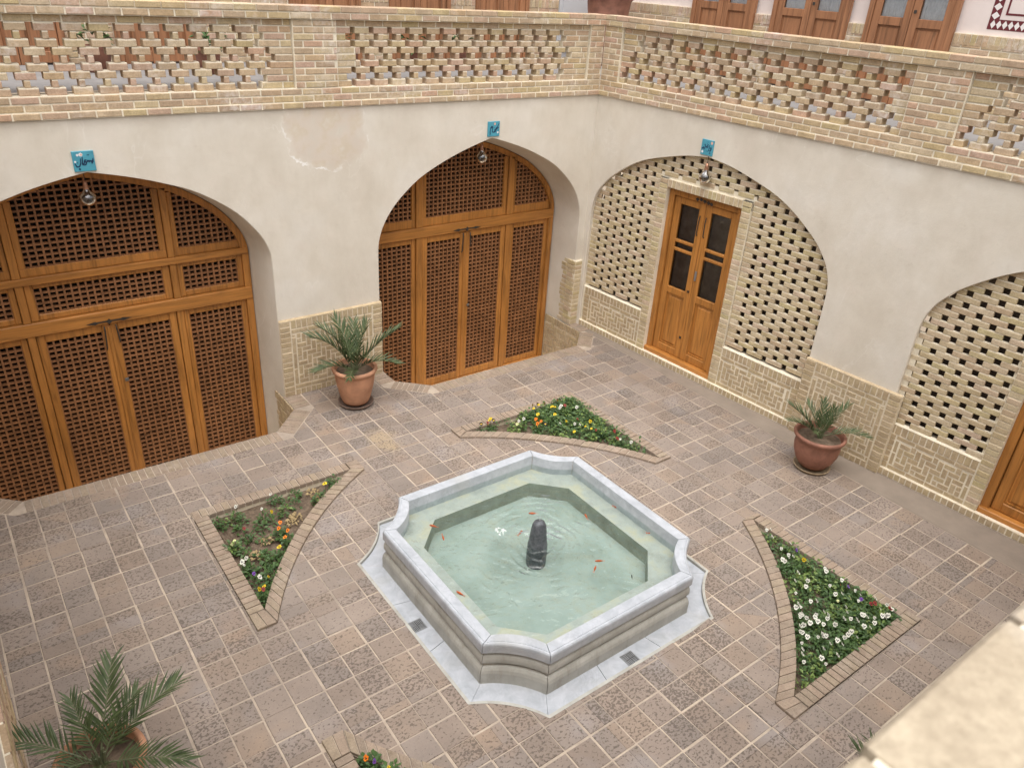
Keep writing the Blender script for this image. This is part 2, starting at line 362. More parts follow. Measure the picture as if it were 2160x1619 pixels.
def local(name, mb, mats, parent, smooth=False, loc=(0, 0, 0)):
    """part whose vertices are in its thing's own space"""
    if isinstance(mats, str): mats = [mats]
    return link(bpy.data.objects.new(name, mb.mesh(name, mats, smooth)), parent, wl(parent)+Vector(loc))
def copy_tree(o, parent=None, loc=None):
    c = o.copy(); C.objects.link(c); c.parent = parent
    if loc is not None: c.location = loc
    for ch in o.children: copy_tree(ch, c)
    return c
BRK = {}
def brick_mesh(l, h, d, mat, top):
    key = (round(l, 3), round(h, 3), round(d, 3), mat, top)
    if key not in BRK:
        b = MB(); t = .009 if top else 0
        b.bevbox(0, l, 0, d, 0, h-t)
        mats = [mat]
        if top:
            b.cur = 1; b.box(.002, l-.002, .003, d-.003, h-t, h); mats = [mat, 'mortar']
        BRK[key] = b.mesh('brick', mats)
    return BRK[key]
class Bag:
    """collects the bricks of one thing; the largest 300 in the picture become objects, the rest one mesh"""
    def __init__(s, name='brick'): s.name = name; s.it = []
    def add(s, fr, u, n, z, l, h, d, mat='brick', top=False, jit=.0025):
        s.it.append((fr, u, n+rnd.uniform(-jit, jit), z, l, h, d, mat, top))
    def flush(s, parent, limit=300):
        def size(t):
            p = pix(t[0](t[1]+t[4]/2, t[2], t[3]+t[5]/2))
            if p is None or not (-30 < p[0] < 2190 and -20 < p[1] < 1640): return 1e9
            return p[2]/math.sqrt(t[4]*t[5])
        its = sorted(s.it, key=size)
        for i, (fr, u, n, z, l, h, d, mat, top) in enumerate(its[:limit]):
            o = bpy.data.objects.new(s.name, brick_mesh(l, h, d, mat, top))
            o.rotation_euler = (rnd.uniform(-.005, .005), rnd.uniform(-.005, .005), fr.th+rnd.uniform(-.006, .006))
            link(o, parent, fr(u, n, z))
        rest = its[limit:]
        if rest:
            mats = []; mb = MB()
            for fr, u, n, z, l, h, d, mat, top in rest:
                if mat not in mats: mats.append(mat)
                if top and 'mortar' not in mats: mats.append('mortar')
                t = .009 if top else 0
                mb.cur = mats.index(mat); mb.bevbox(u, u+l, n, n+d, z, z+h-t, fr)
                if top: mb.cur = mats.index('mortar'); mb.box(u+.002, u+l-.002, n+.003, n+d-.003, z+h-t, z+h, fr)
            tag(mb.build(s.name+'work', mats, parent), kind='stuff')
def course(bag, mort, fr, u0, u1, z, h, n, d, gaps=(), pitch=.21, off=0.0, mat='brick', single=.235, j=.015, full=False):
    """one course of bricks between u0 and u1, leaving the gaps open"""
    segs = []; a = u0
    for g0, g1 in sorted(gaps):
        if g1 <= u0 or g0 >= u1: continue
        if g0 > a: segs.append((a, g0))
        a = max(a, g1)
    if a < u1: segs.append((a, u1))
    for a, b in segs:
        L = b-a
        if L < .02: continue
        if L < single and gaps:
            bag.add(fr, a, n, z, L, h-.001, d, mat, True)
        else:
            if gaps and mort is not None: mort.box(a+.003, b-.003, n+.006, n+d-.004, z+.001, z+h-.001, fr)
            x = a-off*pitch if not gaps else a
            if full: j = .009
            while x < b-.01:
                p0, p1 = max(x, a)+j/2, min(x+pitch+rnd.uniform(-.006, .006), b)-j/2
                if gaps and b-p1 < .06: p1 = b-j/2
                if p1-p0 > .02: bag.add(fr, p0, n, z+.006, p1-p0, h-.0125, d if full else min(d, .10), mat)
                x = p1+j/2
def herring(bag, fr, u0, u1, z0, z1, n, d, unit=.0575, j=.011, mat='brick_tan'):
    nx = int((u1-u0)/unit)+4; nz = int((z1-z0)/unit)+4
    for i in range(-3, nx):
        for k in range(-3, nz):
            q = (i+k) % 4
            if q == 0: a0, a1, b0, b1 = i, i+2, k, k+1
            elif q == 2 and True: a0, a1, b0, b1 = i, i+1, k, k+2
            else: continue
            x0, x1, y0, y1 = u0+a0*unit+j/2, u0+a1*unit-j/2, z0+b0*unit+j/2, z0+b1*unit-j/2
            x0, x1, y0, y1 = max(x0, u0+.004), min(x1, u1-.004), max(y0, z0+.004), min(y1, z1-.004)
            if x1-x0 > .018 and y1-y0 > .018: bag.add(fr, x0, n, y0, x1-x0, y1-y0, d, mat)
def soldier(bag, fr, u0, u1, z, h, n, d, pitch=.062, j=.011, mat='brick_tan'):
    k = max(1, round((u1-u0)/pitch)); p = (u1-u0)/k
    for i in range(k): bag.add(fr, u0+i*p+j/2, n, z, p-j, h, d, mat)
def stack(bag, fr, u0, u1, z0, z1, n, d, h=.0625, j=.010, mat='brick_tan'):
    k = max(1, round((z1-z0)/h)); p = (z1-z0)/k
    for i in range(k): bag.add(fr, u0, n, z0+i*p+j/2, u1-u0, p-j, d, mat)
# convex polygon clipping for the floor
def clip(poly, a, b, c):                                   # keep a*x+b*y <= c
    out = []
    for i in range(len(poly)):
        p, q = poly[i], poly[(i+1) % len(poly)]; dp, dq = a*p[0]+b*p[1]-c, a*q[0]+b*q[1]-c
        if dp <= 0: out.append(p)
        if (dp < 0 < dq) or (dq < 0 < dp): t = dp/(dp-dq); out.append((p[0]+t*(q[0]-p[0]), p[1]+t*(q[1]-p[1])))
    return out
def area(p): return abs(sum(p[i][0]*p[(i+1) % len(p)][1]-p[(i+1) % len(p)][0]*p[i][1] for i in range(len(p))))/2
def hp(poly):                                              # half-planes of a counter-clockwise convex polygon
    r = []
    for i in range(len(poly)):
        (x0, y0), (x1, y1) = poly[i], poly[(i+1) % len(poly)]; a, b = y1-y0, x0-x1; r.append((a, b, a*x0+b*y0))
    return r
def inside(poly, hs):
    for h in hs:
        poly = clip(poly, *h)
        if len(poly) < 3: return []
    return poly
def minus(polys, hs):
    out = []
    for p in polys:
        rest = p
        for a, b, c in hs:
            o = clip(rest, -a, -b, -c)
            if len(o) >= 3 and area(o) > 2e-4: out.append(o)
            rest = clip(rest, a, b, c)
            if len(rest) < 3: break
    return out
def circle(cx, cy, r, n=48): return [(cx+r*math.cos(2*math.pi*i/n), cy+r*math.sin(2*math.pi*i/n)) for i in range(n)]

# ------------------------------------------------------------------ frames of the four sides
AL = 0.0614444; H = 3.19; CH = .0625
FL_ = F(0, 0, 0.0)                                         # back wall: u = x, n = +y
FR_ = F(0, 0, math.atan2(-1, AL))                          # right wall: u runs towards the camera
FW_ = F(-7.50, -7.70, math.radians(91.5))                  # left wall: u runs away from the camera
FN_ = F(0, -7.672, math.pi)                                 # near wall: u = -x
PC = (-3.775, -3.90)                                       # pool centre
# ground far around the house
g = MB(); g.quad((-400, -400, -1.4), (400, -400, -1.4), (400, 400, -1.4), (-400, 400, -1.4))
tag(g.build('ground', 'earth'), kind='structure')
# ------------------------------------------------------------------ holes in the courtyard floor
WELL2 = [(-3.17, .8), (-3.17, -.30), (-2.84, -.62), (-.50, -.64), (-.155, -.31), (-.155, .8)]
WELL1 = [(-7.52, .8), (-7.52, -.36), (-7.20, -.66), (-4.82, -.69), (-4.475, -.33), (-4.475, .8)]
def grow(poly, d):
    c = (sum(p[0] for p in poly)/len(poly), .2)
    out = []
    for x, y in poly:
        nx = x+(d if x > c[0] else -d)*(1 if abs(x-c[0]) > 1.4 else .45); ny = y-(d if y < -.5 else (.45*d if y < -.2 else 0))
        out.append((nx, ny))
    return out
BX0, BX1, BY0, BY1 = -5.885, -1.59, -6.02, -1.76           # inner corners of the flower beds
KW, BC, R_IN, R_OUT, BEND = .125, 1.12, 3.735, 3.618, .575
A_H, A_K = 1.245, .85                                      # marble apron half size and cut
def corner_disc(h, k, sag):
    """the concave corner of a square pool: centre on the diagonal and radius"""
    ch = math.sqrt(2)*(h-k); R = ch*ch/(8*sag)+sag/2; mid = (h+k)/2; e = (R-sag)/math.sqrt(2)
    return mid+e, R
def floor_region(poly):
    polys = [poly]
    for w in (WELL1, WELL2): polys = minus(polys, hp(grow(w, .20)))
    # square apron less its concave corners
    sq = hp([(PC[0]-A_H, PC[1]-A_H), (PC[0]+A_H, PC[1]-A_H), (PC[0]+A_H, PC[1]+A_H), (PC[0]-A_H, PC[1]+A_H)])
    e, R = corner_disc(A_H, A_K, .05); out = minus(polys, sq)
    for p in polys:
        q = inside(p, sq)
        if q:
            for sx in (-1, 1):
                for sy in (-1, 1):
                    r = inside(q, hp(circle(PC[0]+sx*e, PC[1]+sy*e, R)))
                    if len(r) > 2 and area(r) > 2e-4: out.append(r)
    polys = out
    for sx in (-1, 1):
        for sy in (-1, 1):
            x0 = BX0-KW if sx < 0 else BX1+KW; y0 = BY0-KW if sy < 0 else BY1+KW
            hx = PC[0]+sx*BEND; hy = PC[1]+sy*BEND; circ = hp(circle(PC[0]-sx*BC, PC[1]-sy*BC, R_OUT, 128))
            xa, xb = min(x0, hx), max(x0, hx); ya, yb = min(y0, hy), max(y0, hy)
            bx = hp([(xa, ya), (xb, ya), (xb, yb), (xa, yb)]); out = []
            for p in polys:
                out += minus([p], bx); q = inside(p, bx)
                if q:
                    q = inside(q, circ)
                    if len(q) > 2 and area(q) > 2e-4: out.append(q)
            polys = out
    return polys
# mortar bed: everything the tiles leave open shows it
fl = MB()
base = [(-7.75, -7.75), (.55, -7.75), (.02, .0), (-7.75, .0)]
polys = [base]
for w in (WELL1, WELL2): polys = minus(polys, hp(w))
out = polys
for sx in (-1, 1):
    for sy in (-1, 1):
        x0 = BX0 if sx < 0 else BX1; y0 = BY0 if sy < 0 else BY1; hx, hy = PC[0]+sx*.6, PC[1]+sy*.6
        xa, xb = min(x0, hx), max(x0, hx); ya, yb = min(y0, hy), max(y0, hy)
        bx = hp([(xa, ya), (xb, ya), (xb, yb), (xa, yb)]); circ = hp(circle(PC[0]-sx*BC, PC[1]-sy*BC, R_IN, 128)); nxt = []
        for p in out:
            nxt += minus([p], bx); q = inside(p, bx)
            if q:
                q = inside(q, circ)
                if len(q) > 2 and area(q) > 1e-4: nxt.append(q)
        out = nxt
sq = hp([(PC[0]-A_H, PC[1]-A_H), (PC[0]+A_H, PC[1]-A_H), (PC[0]+A_H, PC[1]+A_H), (PC[0]-A_H, PC[1]+A_H)])
e_, R__ = corner_disc(A_H, A_K, .05); nxt = minus(out, sq)
for p in out:
    q = inside(p, sq)
    for sx in (-1, 1):
        for sy in (-1, 1):
            if q:
                r = inside(q, hp(circle(PC[0]+sx*e_, PC[1]+sy*e_, R__)))
                if len(r) > 2: nxt.append(r)
out = nxt
for p in out: fl.add([(x, y, -.0015) for x, y in p], [tuple(range(len(p)))])
floor = tag(fl.build('courtyard_floor', 'grout', origin=(PC[0], PC[1], -.0015)), kind='structure')
# tiles
P = .2205; cells = []
J = .0062
for i in range(-40, 8):
    for k in range(-24, 20):
        x0 = -1.18+i*P; y0 = -3.435+k*P*1.003
        x1, y1 = x0+P, y0+P*1.003
        if x1 < -7.72 or x0 > -.09 or y1 < -7.66 or y0 > 0: continue
        jx, jy = rnd.uniform(-.0045, .0045), rnd.uniform(-.0045, .0045)
        a, b_, c_, d_ = x0+J+jx, x1-J+jx, y0+J+jy, y1-J+jy
        t = inside([(a, c_), (b_, c_), (b_, d_), (a, d_)], [(1, 0, -.085), (-1, 0, 7.70), (0, 1, -.03), (0, -1, 7.66)])
        if not t or area(t) < 1e-3: continue
        ps = [p for p in floor_region(t) if area(p) > 8e-4]
        if ps: cells.append((ps, (x0+x1)/2, (y0+y1)/2))
def tile_add(mb, ps, tz, tx, ty, cx, cy):
    for p in ps:
        n = len(p); top = [(x, y, tz+(x-cx)*tx+(y-cy)*ty) for x, y in p]
        mx, my = sum(q[0] for q in p)/n, sum(q[1] for q in p)/n
        ins_ = [(x+(mx-x)*.035, y+(my-y)*.035, z+.0028) for x, y, z in top]
        vs = ins_+top+[(x, y, -.015) for x, y in p]
        mb.add(vs, [tuple(range(n))]+[(n+i, n+(i+1) % n, (i+1) % n, i) for i in range(n)]+[(2*n+i, 2*n+(i+1) % n, n+(i+1) % n, n+i) for i in range(n)])
def tsize(c):
    p = pix((c[1], c[2], 0))
    return 1e9 if p is None or not (-40 < p[0] < 2200 and p[1] < 1660) or (p[0] > 1830 and p[1] > 1660-.85*(p[0]-1800)) else p[2]/math.sqrt(sum(area(q) for q in c[0]))
cells.sort(key=tsize); rest = MB()
for k, (ps, cx, cy) in enumerate(cells):
    tz, tx, ty = rnd.uniform(-.0015, .002), rnd.uniform(-.008, .008), rnd.uniform(-.008, .008)
    if k < 300:
        t = MB(); tile_add(t, ps, tz, tx, ty, cx, cy); t.build('tile', 'tile', floor, origin=(cx, cy, 0))
    else: tile_add(rest, ps, tz, tx, ty, cx, cy)
tag(rest.build('tilework', 'tile', floor), kind='stuff')
# plain screed where the skewed right wall leaves a wedge
sc_ = MB(); a, b = FR_(0.0, .0, 0), FR_(7.75, .0, 0)
sc_.quad((-.078, -.02, .001), (-.078, -7.66, .001), (b[0], b[1], .001), (a[0], a[1]-.02, .001)); sc_.build('screed_strip', 'screed', floor)
# brick edging round the two stair wells
eb = Bag('edging_brick')
class FE:
    """flat frame on the floor: u along an edge, n upwards-negative, z across"""
    def __init__(s, p, q):
        s.p = p; d = (q[0]-p[0], q[1]-p[1]); L = math.hypot(*d); s.L = L; s.d = (d[0]/L, d[1]/L); s.nn = (s.d[1], -s.d[0]); s.th = math.atan2(s.d[1], s.d[0])
for w in (WELL1, WELL2):
    for i in range(len(w)-1):
        p, q = w[i], w[i+1]
        if min(p[1], q[1]) > 0: continue
        if p[1] > 0: p = (p[0], 0.0)
        if q[1] > 0: q = (q[0], 0.0)
        e = FE(p, q); k = round(e.L/.064); st = e.L/k
        for j in range(k):
            m_ = MB(); a = j*st+.005; b_ = (j+1)*st-.005
            for (u, v) in ((0, 0),):
                f_ = lambda u, v: (p[0]+e.d[0]*u+e.nn[0]*v, p[1]+e.d[1]*u+e.nn[1]*v)
                tile_add(m_, [[f_(a, .002), f_(a, .192), f_(b_, .192), f_(b_, .002)][::-1]], rnd.uniform(-.002, .002), 0, 0, 0, 0)
            m_.build('edging_brick', 'brick_floor', floor)
# ------------------------------------------------------------------ stair wells
def well(w, zb, label, fr_side):
    mb = MB()
    for i in range(len(w)-1):
        (x0, y0), (x1, y1) = w[i], w[i+1]
        mb.quad((x0, y0, zb), (x1, y1, zb), (x1, y1, -.005), (x0, y0, -.005))
    mb.add([(x, y, zb) for x, y in w], [tuple(range(len(w)))])
    o = tag(mb.build('stair_well', 'mortar_tan'), label, 'stair well')
    xr = w[-2][0]; fr = F(xr, .50, -math.pi/2)
    bag = Bag('brick'); L = .5-w[-2][1]
    soldier(bag, fr, .02, L-.004, -.105, .10, -.014, .012, .058)
    herring(bag, fr, .02, L-.004, zb+.02, -.11, -.012, .010, .072)
    bag.flush(o)
    return o
well(WELL1, -1.0, 'sunken stair well before the restaurant door, lined with small bricks', None)
well(WELL2, -.80, 'sunken stair well in the corner before the second lattice door', None)
# ------------------------------------------------------------------ arched plaster walls
def interp(prof):                                           # half profile (dx, z) from springing to apex -> list for both sides
    return prof
ARC_L2 = [(1.55, 1.45), (1.548, 1.60), (1.525, 1.74), (1.46, 1.90), (1.35, 2.06), (1.20, 2.21), (1.0, 2.365), (.75, 2.495), (.5, 2.60), (.25, 2.685), (0, 2.757)]
ARC_L1 = [(1.60, 1.50), (1.598, 1.66), (1.58, 1.77), (1.53, 1.90), (1.43, 2.05), (1.28, 2.215), (1.08, 2.365), (.86, 2.49), (.65, 2.568), (.45, 2.632), (.22, 2.69), (0, 2.735)]
ARC_R1 = [(1.785, 1.50), (1.783, 1.66), (1.765, 1.82), (1.70, 1.98), (1.60, 2.11), (1.49, 2.22), (1.24, 2.40), (1.03, 2.515), (.83, 2.592), (.52, 2.68), (.3, 2.73), (.14, 2.752), (0, 2.768)]
ARC_R2 = [(x*1.62/1.785, z-.04) for x, z in ARC_R1]
def arc_pts(prof, cu, k=1.0, zs=1.5, kz=1.0):
    L = [(cu-x*k, zs+(z-zs)*kz if z > zs else z) for x, z in prof]; R = [(cu+x*k, zs+(z-zs)*kz if z > zs else z) for x, z in prof[:-1]][::-1]
    return smooth_poly(L+R)
def smooth_poly(p):                                          # Catmull-Rom, keeping the pointed apex
    mid = len(p)//2; out = []
    for i in range(len(p)-1):
        seg = p[:mid+1] if i < mid else p[mid:]; j = i if i < mid else i-mid
        a = seg[max(j-1, 0)]; b = seg[j]; c = seg[j+1]; d = seg[min(j+2, len(seg)-1)]
        for t in (0, .34, .67):
            out.append(tuple(.5*(2*b[q]+(c[q]-a[q])*t+(2*a[q]-5*b[q]+4*c[q]-d[q])*t*t+(3*b[q]-a[q]-3*c[q]+d[q])*t**3) for q in (0, 1)))
    return out+[p[-1]]
def arch_wall(fr, u0, u1, arches, zbot, name, label, depth):
    mb = MB(); prev = u0
    for prof, cu, z0, d, kb in arches:
        pts = arc_pts(prof, cu); l, r = pts[0][0], pts[-1][0]
        if l > prev: mb.quad(fr(prev, 0, zbot), fr(l, 0, zbot), fr(l, 0, H), fr(prev, 0, H))
        for (a, za), (b, zb) in zip(pts, pts[1:]):
            if b-a > 1e-6: mb.quad(fr(a, 0, za), fr(b, 0, zb), fr(b, 0, H), fr(a, 0, H))
        back = arc_pts(prof, cu, kb[0], 1.5, kb[1])
        fpts = [(l, z0)]+pts+[(r, z0)]; bpts = [(back[0][0], z0)]+back+[(back[-1][0], z0)]
        # a slightly rounded arris, then the reveal
        mb.loft([[fr(u, 0, z) for u, z in fpts], [fr(u+(cu-u)*.004, .008, z-.004 if z > 1.5 else z) for u, z in fpts], [fr(u, d, z) for u, z in bpts]], False)
        prev = r
    if prev < u1: mb.quad(fr(prev, 0, zbot), fr(u1, 0, zbot), fr(u1, 0, H), fr(prev, 0, H))
    return tag(mb.build(name, 'plaster'), label, 'wall')
wall_l = arch_wall(FL_, -7.72, 0.0, [(ARC_L1, -6.05, -1.0, .52, (.945, .93)), (ARC_L2, -1.65, -.80, .52, (.965, .93))], -.01, 'arcade_wall', 'cream plaster wall with two pointed arches over the lattice doors', .5)
wall_r = arch_wall(FR_, 0.0, 7.80, [(ARC_R1, 1.8625, 0.0, .07, (1.0, 1.0)), (ARC_R2, 6.26, 0.0, .07, (1.0, 1.0))], -.01, 'arcade_wall', 'cream plaster wall whose arches are filled with pierced brick', .1)
# low brick dado on the piers
def dado_pier(wall, fr, u0, u1, zt, n, side=.115):
    core = MB(); core.box(u0, u1, n+.005, .03, -.01, zt, fr); core.cur = 1; core.quad(fr(u0, n, zt+.001), fr(u1, n, zt+.001), fr(u1, .0, zt+.012), fr(u0, .0, zt+.012))
    core.v = core.v[:8]+[tuple(v) for v in core.v[8:]]
    dd = core.build('dado', ['mortar_tan', 'brick_tan'], wall); bag = Bag('brick'); D = .035
    stack(bag, fr, u0+.002, u0+side, 0.0, zt-.004, n, D); stack(bag, fr, u1-side, u1-.002, 0.0, zt-.004, n, D)
    a, b = u0+side+.012, u1-side-.012
    soldier(bag, fr, a, b, zt-.098, .093, n, D)
    soldier(bag, fr, a, b, .004, .07, n, D)
    n2 = n+.002
    for z in (zt-.158, .085):
        x = a
        while x < b-.02: bag.add(fr, x+.004, n2, z, min(.2, b-x)-.008, .045, D-.004, 'brick_tan'); x += .2
    for x in (a+.004, b-.045):
        z = .142
        while z < zt-.18: bag.add(fr, x, n2, z, .04, min(.2, zt-.17-z)-.008, D-.004, 'brick_tan'); z += .2
    herring(bag, fr, a+.055, b-.055, .14, zt-.165, n+.0015, D-.004)
    bag.flush(dd)
dado_pier(wall_l, FL_, -4.452, -3.188, .945, -.038)
dado_pier(wall_r, FR_, 3.635, 4.72, .935, -.038)
# slender corner pier: a strip on each face of the jamb
core = MB(); core.box(-.128, .0, -.035, .02, -.01, .97, FL_); core.box(-.118, -.02, .02, .26, -.01, .97, FL_)
cp = core.build('dado', 'mortar', wall_l); bag = Bag('brick')
stack(bag, FL_, -.126, -.006, .0, .965, -.040, .03, mat='brick_pale')
fs = F(-.118, .26, -math.pi/2)
stack(bag, fs, .0, .115, .0, .965, -.010, .02, mat='brick_pale'); stack(bag, fs, .125, .295, .0, .965, -.012, .02, mat='brick_pale')
bag.flush(cp)

# ------------------------------------------------------------------ pierced brick infill of the right wall
def infill(label, prof, cu, jl, jr, cols, door, zrow0=.665, row=.0595, right_cols=None, limit_right=None):
    """jl, jr: jambs; cols: positions of hole columns left of the door; door: (opening from, to)"""
    pts = arc_pts(prof, cu)
    def ztop(u):
        for (a, za), (b, zb) in zip(pts, pts[1:]):
            if a <= u <= b and b-a > 1e-6: return za+(zb-za)*(u-a)/(b-a)
        return 1.45
    fr = FR_; NB, NL, ND = 0.0, .062, .032
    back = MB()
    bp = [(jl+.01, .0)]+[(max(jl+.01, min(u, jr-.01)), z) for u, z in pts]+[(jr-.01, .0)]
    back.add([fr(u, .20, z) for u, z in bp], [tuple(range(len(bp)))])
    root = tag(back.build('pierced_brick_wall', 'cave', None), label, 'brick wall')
    d0, d1 = door
    # solid mortar cores
    core = MB()
    sw = .122
    core.box(jl-.04, jl+.062, NL+.004, .16, .0, 1.6, fr)
    for a, b in ((jl, d0-sw), (d1+sw, jr)):
        core.box(a, b, ND+.006, .16, .0, .60, fr); core.quad(fr(a, ND, .597), fr(b, ND, .597), fr(b, NL+.02, .615), fr(a, NL+.02, .615))
    core.box(d0-sw, d0, ND+.006, .20, .0, 2.395, fr); core.box(d1, d1+sw, ND+.006, .20, .0, 2.395, fr); core.box(d0-sw, d1+sw, ND+.006, .20, 2.297, 2.395, fr)
    core.box(d0-sw-.02, d1+sw+.02, NL+.008, .2, 2.36, 2.455, fr)
    core.box(d0-sw-.03, d0-sw+.01, NL+.02, .2, .58, 2.40, fr); core.box(d1+sw-.01, d1+sw+.03, NL+.02, .2, .58, 2.40, fr)
    core.box(jl-.02, jr+.02, NB+.005, .06, -.01, .078, fr)
    core.build('mortar_core', 'mortar', root)
    lat = Bag('brick'); dad = Bag('dado_brick'); sur = Bag('surround_brick')
    # base soldiers along the whole foot, also under the door
    soldier(dad, fr, jl, jr, .004, .072, NB, .05)
    # door surround
    stack(sur, fr, d0-sw+.004, d0-.001, .08, 2.39, ND, .10, mat='brick_pale'); stack(sur, fr, d1+.001, d1+sw-.004, .08, 2.39, ND, .10, mat='brick_pale')
    soldier(sur, fr, d0+.004, d1-.004, 2.297, .094, ND-.002, .10, mat='brick_pale')
    # dado panels
    for a, b in ((jl+.03, d0-sw), (d1+sw, jr-.03)):
        soldier(dad, fr, a+.006, b-.006, .497, .094, ND, .06)
        sd_ = .10; left = a < d0
        s0, s1 = (a, a+sd_) if left else (b-sd_, b)
        stack(dad, fr, s0+.004, s1-.004, .085, .49, ND, .04)
        x0, x1 = (s1+.006, b-.006) if left else (a+.006, s0-.006)
        for z in (.443, .086):
            x = x0
            while x < x1-.02: dad.add(fr, x+.004, ND+.003, z, min(.2, x1-x)-.008, .042, .04, 'brick_tan'); x += .2
        for x in (x0+.004, x1-.045):
            z = .138
            while z < .42: dad.add(fr, x, ND+.003, z, .04, min(.15, .435-z)-.008, .04, 'brick_tan'); z += .15
        herring(dad, fr, x0+.055, x1-.055, .135, .437, ND+.002, .04)
    # pierced courses
    gw = .061; k = 0; z = zrow0-row/2
    allc = sorted(cols+(right_cols or []))
    step = (cols[-1]-cols[0])/(len(cols)-1)
    while z < 2.80:
        zc = z+row/2; par = k % 2
        # extent under the arch at this height
        us = [jl+i*.01 for i in range(int((jr-jl)/.01)+1)]
        ok = [u for u in us if ztop(u) > z+.0]
        if not ok: break
        a, b = min(ok), max(ok)
        spans = [(a, b)] if z > 2.40 else [(a, d0-sw-.004), (d1+sw+.004, b)]
        for sa, sb in spans:
            if sb-sa < .05: continue
            n0 = math.floor((sa-cols[0])/step)-1; gaps = []
            for i in range(n0, n0+60):
                c = cols[0]+i*step
                if i % 2 == par and sa+.015 < c < sb-.02: gaps.append((c-gw/2, c+gw/2))
            course(lat, None, fr, sa, sb, z, row, NL, .030, gaps or ((-99, -98),), mat='brick_pale', single=.45)
        z += row; k += 1
    lat.flush(root); dad.flush(root); sur.flush(root)
    return root
infill('pierced brick wall round the glazed door, filling the whole arch near the corner', ARC_R1, 1.8625, .075, 3.645, [.090+.1355*i for i in range(8)], (1.295, 2.395))
infill('pierced brick wall in the arch cut off by the right picture edge', ARC_R2, 6.26, 4.64, 7.75, [4.822+.1408*i for i in range(6)], (5.70, 6.82), zrow0=.641)
# ------------------------------------------------------------------ parapets of pierced brick
def parapet(fr, u0, u1, name, label, panels, limit=300, thick=.20, edge=(0, 0), mat='brick'):
    """panels: (from, to, first cross, pitch, number, half-shift sign)"""
    root = thing(name, label, 'parapet', fr((u0+u1)/2, .1, H))
    bag = Bag('brick'); core = MB()
    z = lambda k: H+CH*k
    def solid(a, b, k0, k1, n):
        core.box(a, b, n+.007, n+thick, z(k0)+.001, z(k1)-.001, fr)
    e0, e1 = edge
    solid(u0, u1, 0, 1, -.022); solid(u0, u1, 1, 3, -.004); core.box(u0-e0, u1-e1, -.013, thick, z(13)+.001, z(15)-.009, fr)
    for k in (0, 1, 2, 13, 14):
        n = -.022 if k == 0 else (-.004 if k < 3 else (-.024 if k == 14 else -.020))
        course(bag, None, fr, u0, u1, z(k), CH, n, thick+.02 if k == 14 else .10, off=(.5 if k % 2 else .0)+.13, full=k == 14, mat=mat)
    # piers stand flush, panels are set back
    piers = []; a = u0
    for p in panels: piers.append((a, p[0])); a = p[1]
    piers.append((a, u1))
    for a, b in piers:
        if b-a < .02: continue
        solid(a, b, 3, 13, 0.0)
        for k in range(3, 13): course(bag, None, fr, a, b, z(k), CH, 0.0, .10, off=.5 if k % 2 else 0.0)
    for a, b, c0, pt, nc, sh in panels:
        NP = .036
        solid(a, b, 12, 13, NP); course(bag, None, fr, a, b, z(12), CH, NP, .10, off=.4)
        for r in range(3):
            cs = [c0+pt*i+(sh*pt/2 if r == 1 else 0) for i in range(nc)]
            cs = [c for c in cs if a+.10+(.1*r if fr is FR_ else 0) < c < b-.10]
            for q in range(3):
                w = .158 if q == 1 else .054
                gaps = [(c-w/2, c+w/2) for c in cs]
                course(bag, core, fr, a, b, z(3+r*3+q), CH, NP, .11, gaps)
    core.build('mortar_core', 'mortar', root)
    bag.flush(root, limit)
    return root
parapet(FL_, -7.75, .0, 'parapet', 'long pierced brick parapet above the two lattice doors', [(-7.40, -4.055, -7.275, .2045, 15, 1), (-3.60, -.225, -3.41, .2108, 14, 1)])
parapet(FR_, .0, 7.85, 'parapet', 'pierced brick parapet above the right-hand wall', [(.292, 3.92, .400, .2119, 17, 1), (4.41, 7.60, 4.52, .2119, 14, 1)])

# ------------------------------------------------------------------ wooden lattice screens in the back wall
DY = .50
def lattice(u0, u1, z0, z1, top=None, parent=None, y=DY+.012, pitch=.0645, bar=.018):
    """crossed slats; top(u) limits them under an arch"""
    mb = MB(); nu = max(2, round((u1-u0)/pitch)); pu = (u1-u0)/nu; nz = max(2, round((z1-z0)/.0555)); pz = (z1-z0)/nz
    lim = top or (lambda u: z1)
    for i in range(nu+1):
        u = u0+i*pu; zt = min(z1, lim(u))
        if zt-z0 > .03: mb.box(u-bar/2, u+bar/2, y, y+.042, z0, zt)
    for k in range(nz+1):
        z = z0+k*pz
        us = [u0+(u1-u0)*t/80 for t in range(81)]; ok = [u for u in us if lim(u) > z]
        if not ok: continue
        a, b = min(ok), max(ok)
        if b-a > .03: mb.box(a, b, y+.004, y+.046, z-bar/2, z+bar/2)
    o = mb.build('lattice', 'wood_lat', parent); tag(o, kind='stuff'); return o
def bars(lst, name, mat, parent, b=.006):
    mb = MB()
    for x0, x1, y0, y1, z0, z1 in lst: mb.bevbox(x0, x1, y0, y1, z0, z1, None, b)
    return mb.build(name, mat, parent)
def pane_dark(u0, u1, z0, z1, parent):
    mb = MB(); mb.quad((u0, DY+.075, z0), (u1, DY+.075, z0), (u1, DY+.075, z1), (u0, DY+.075, z1)); mb.box(u0, u1, DY+.076, DY+.082, z0, z1); return mb.build('backing_board', 'dark', parent)
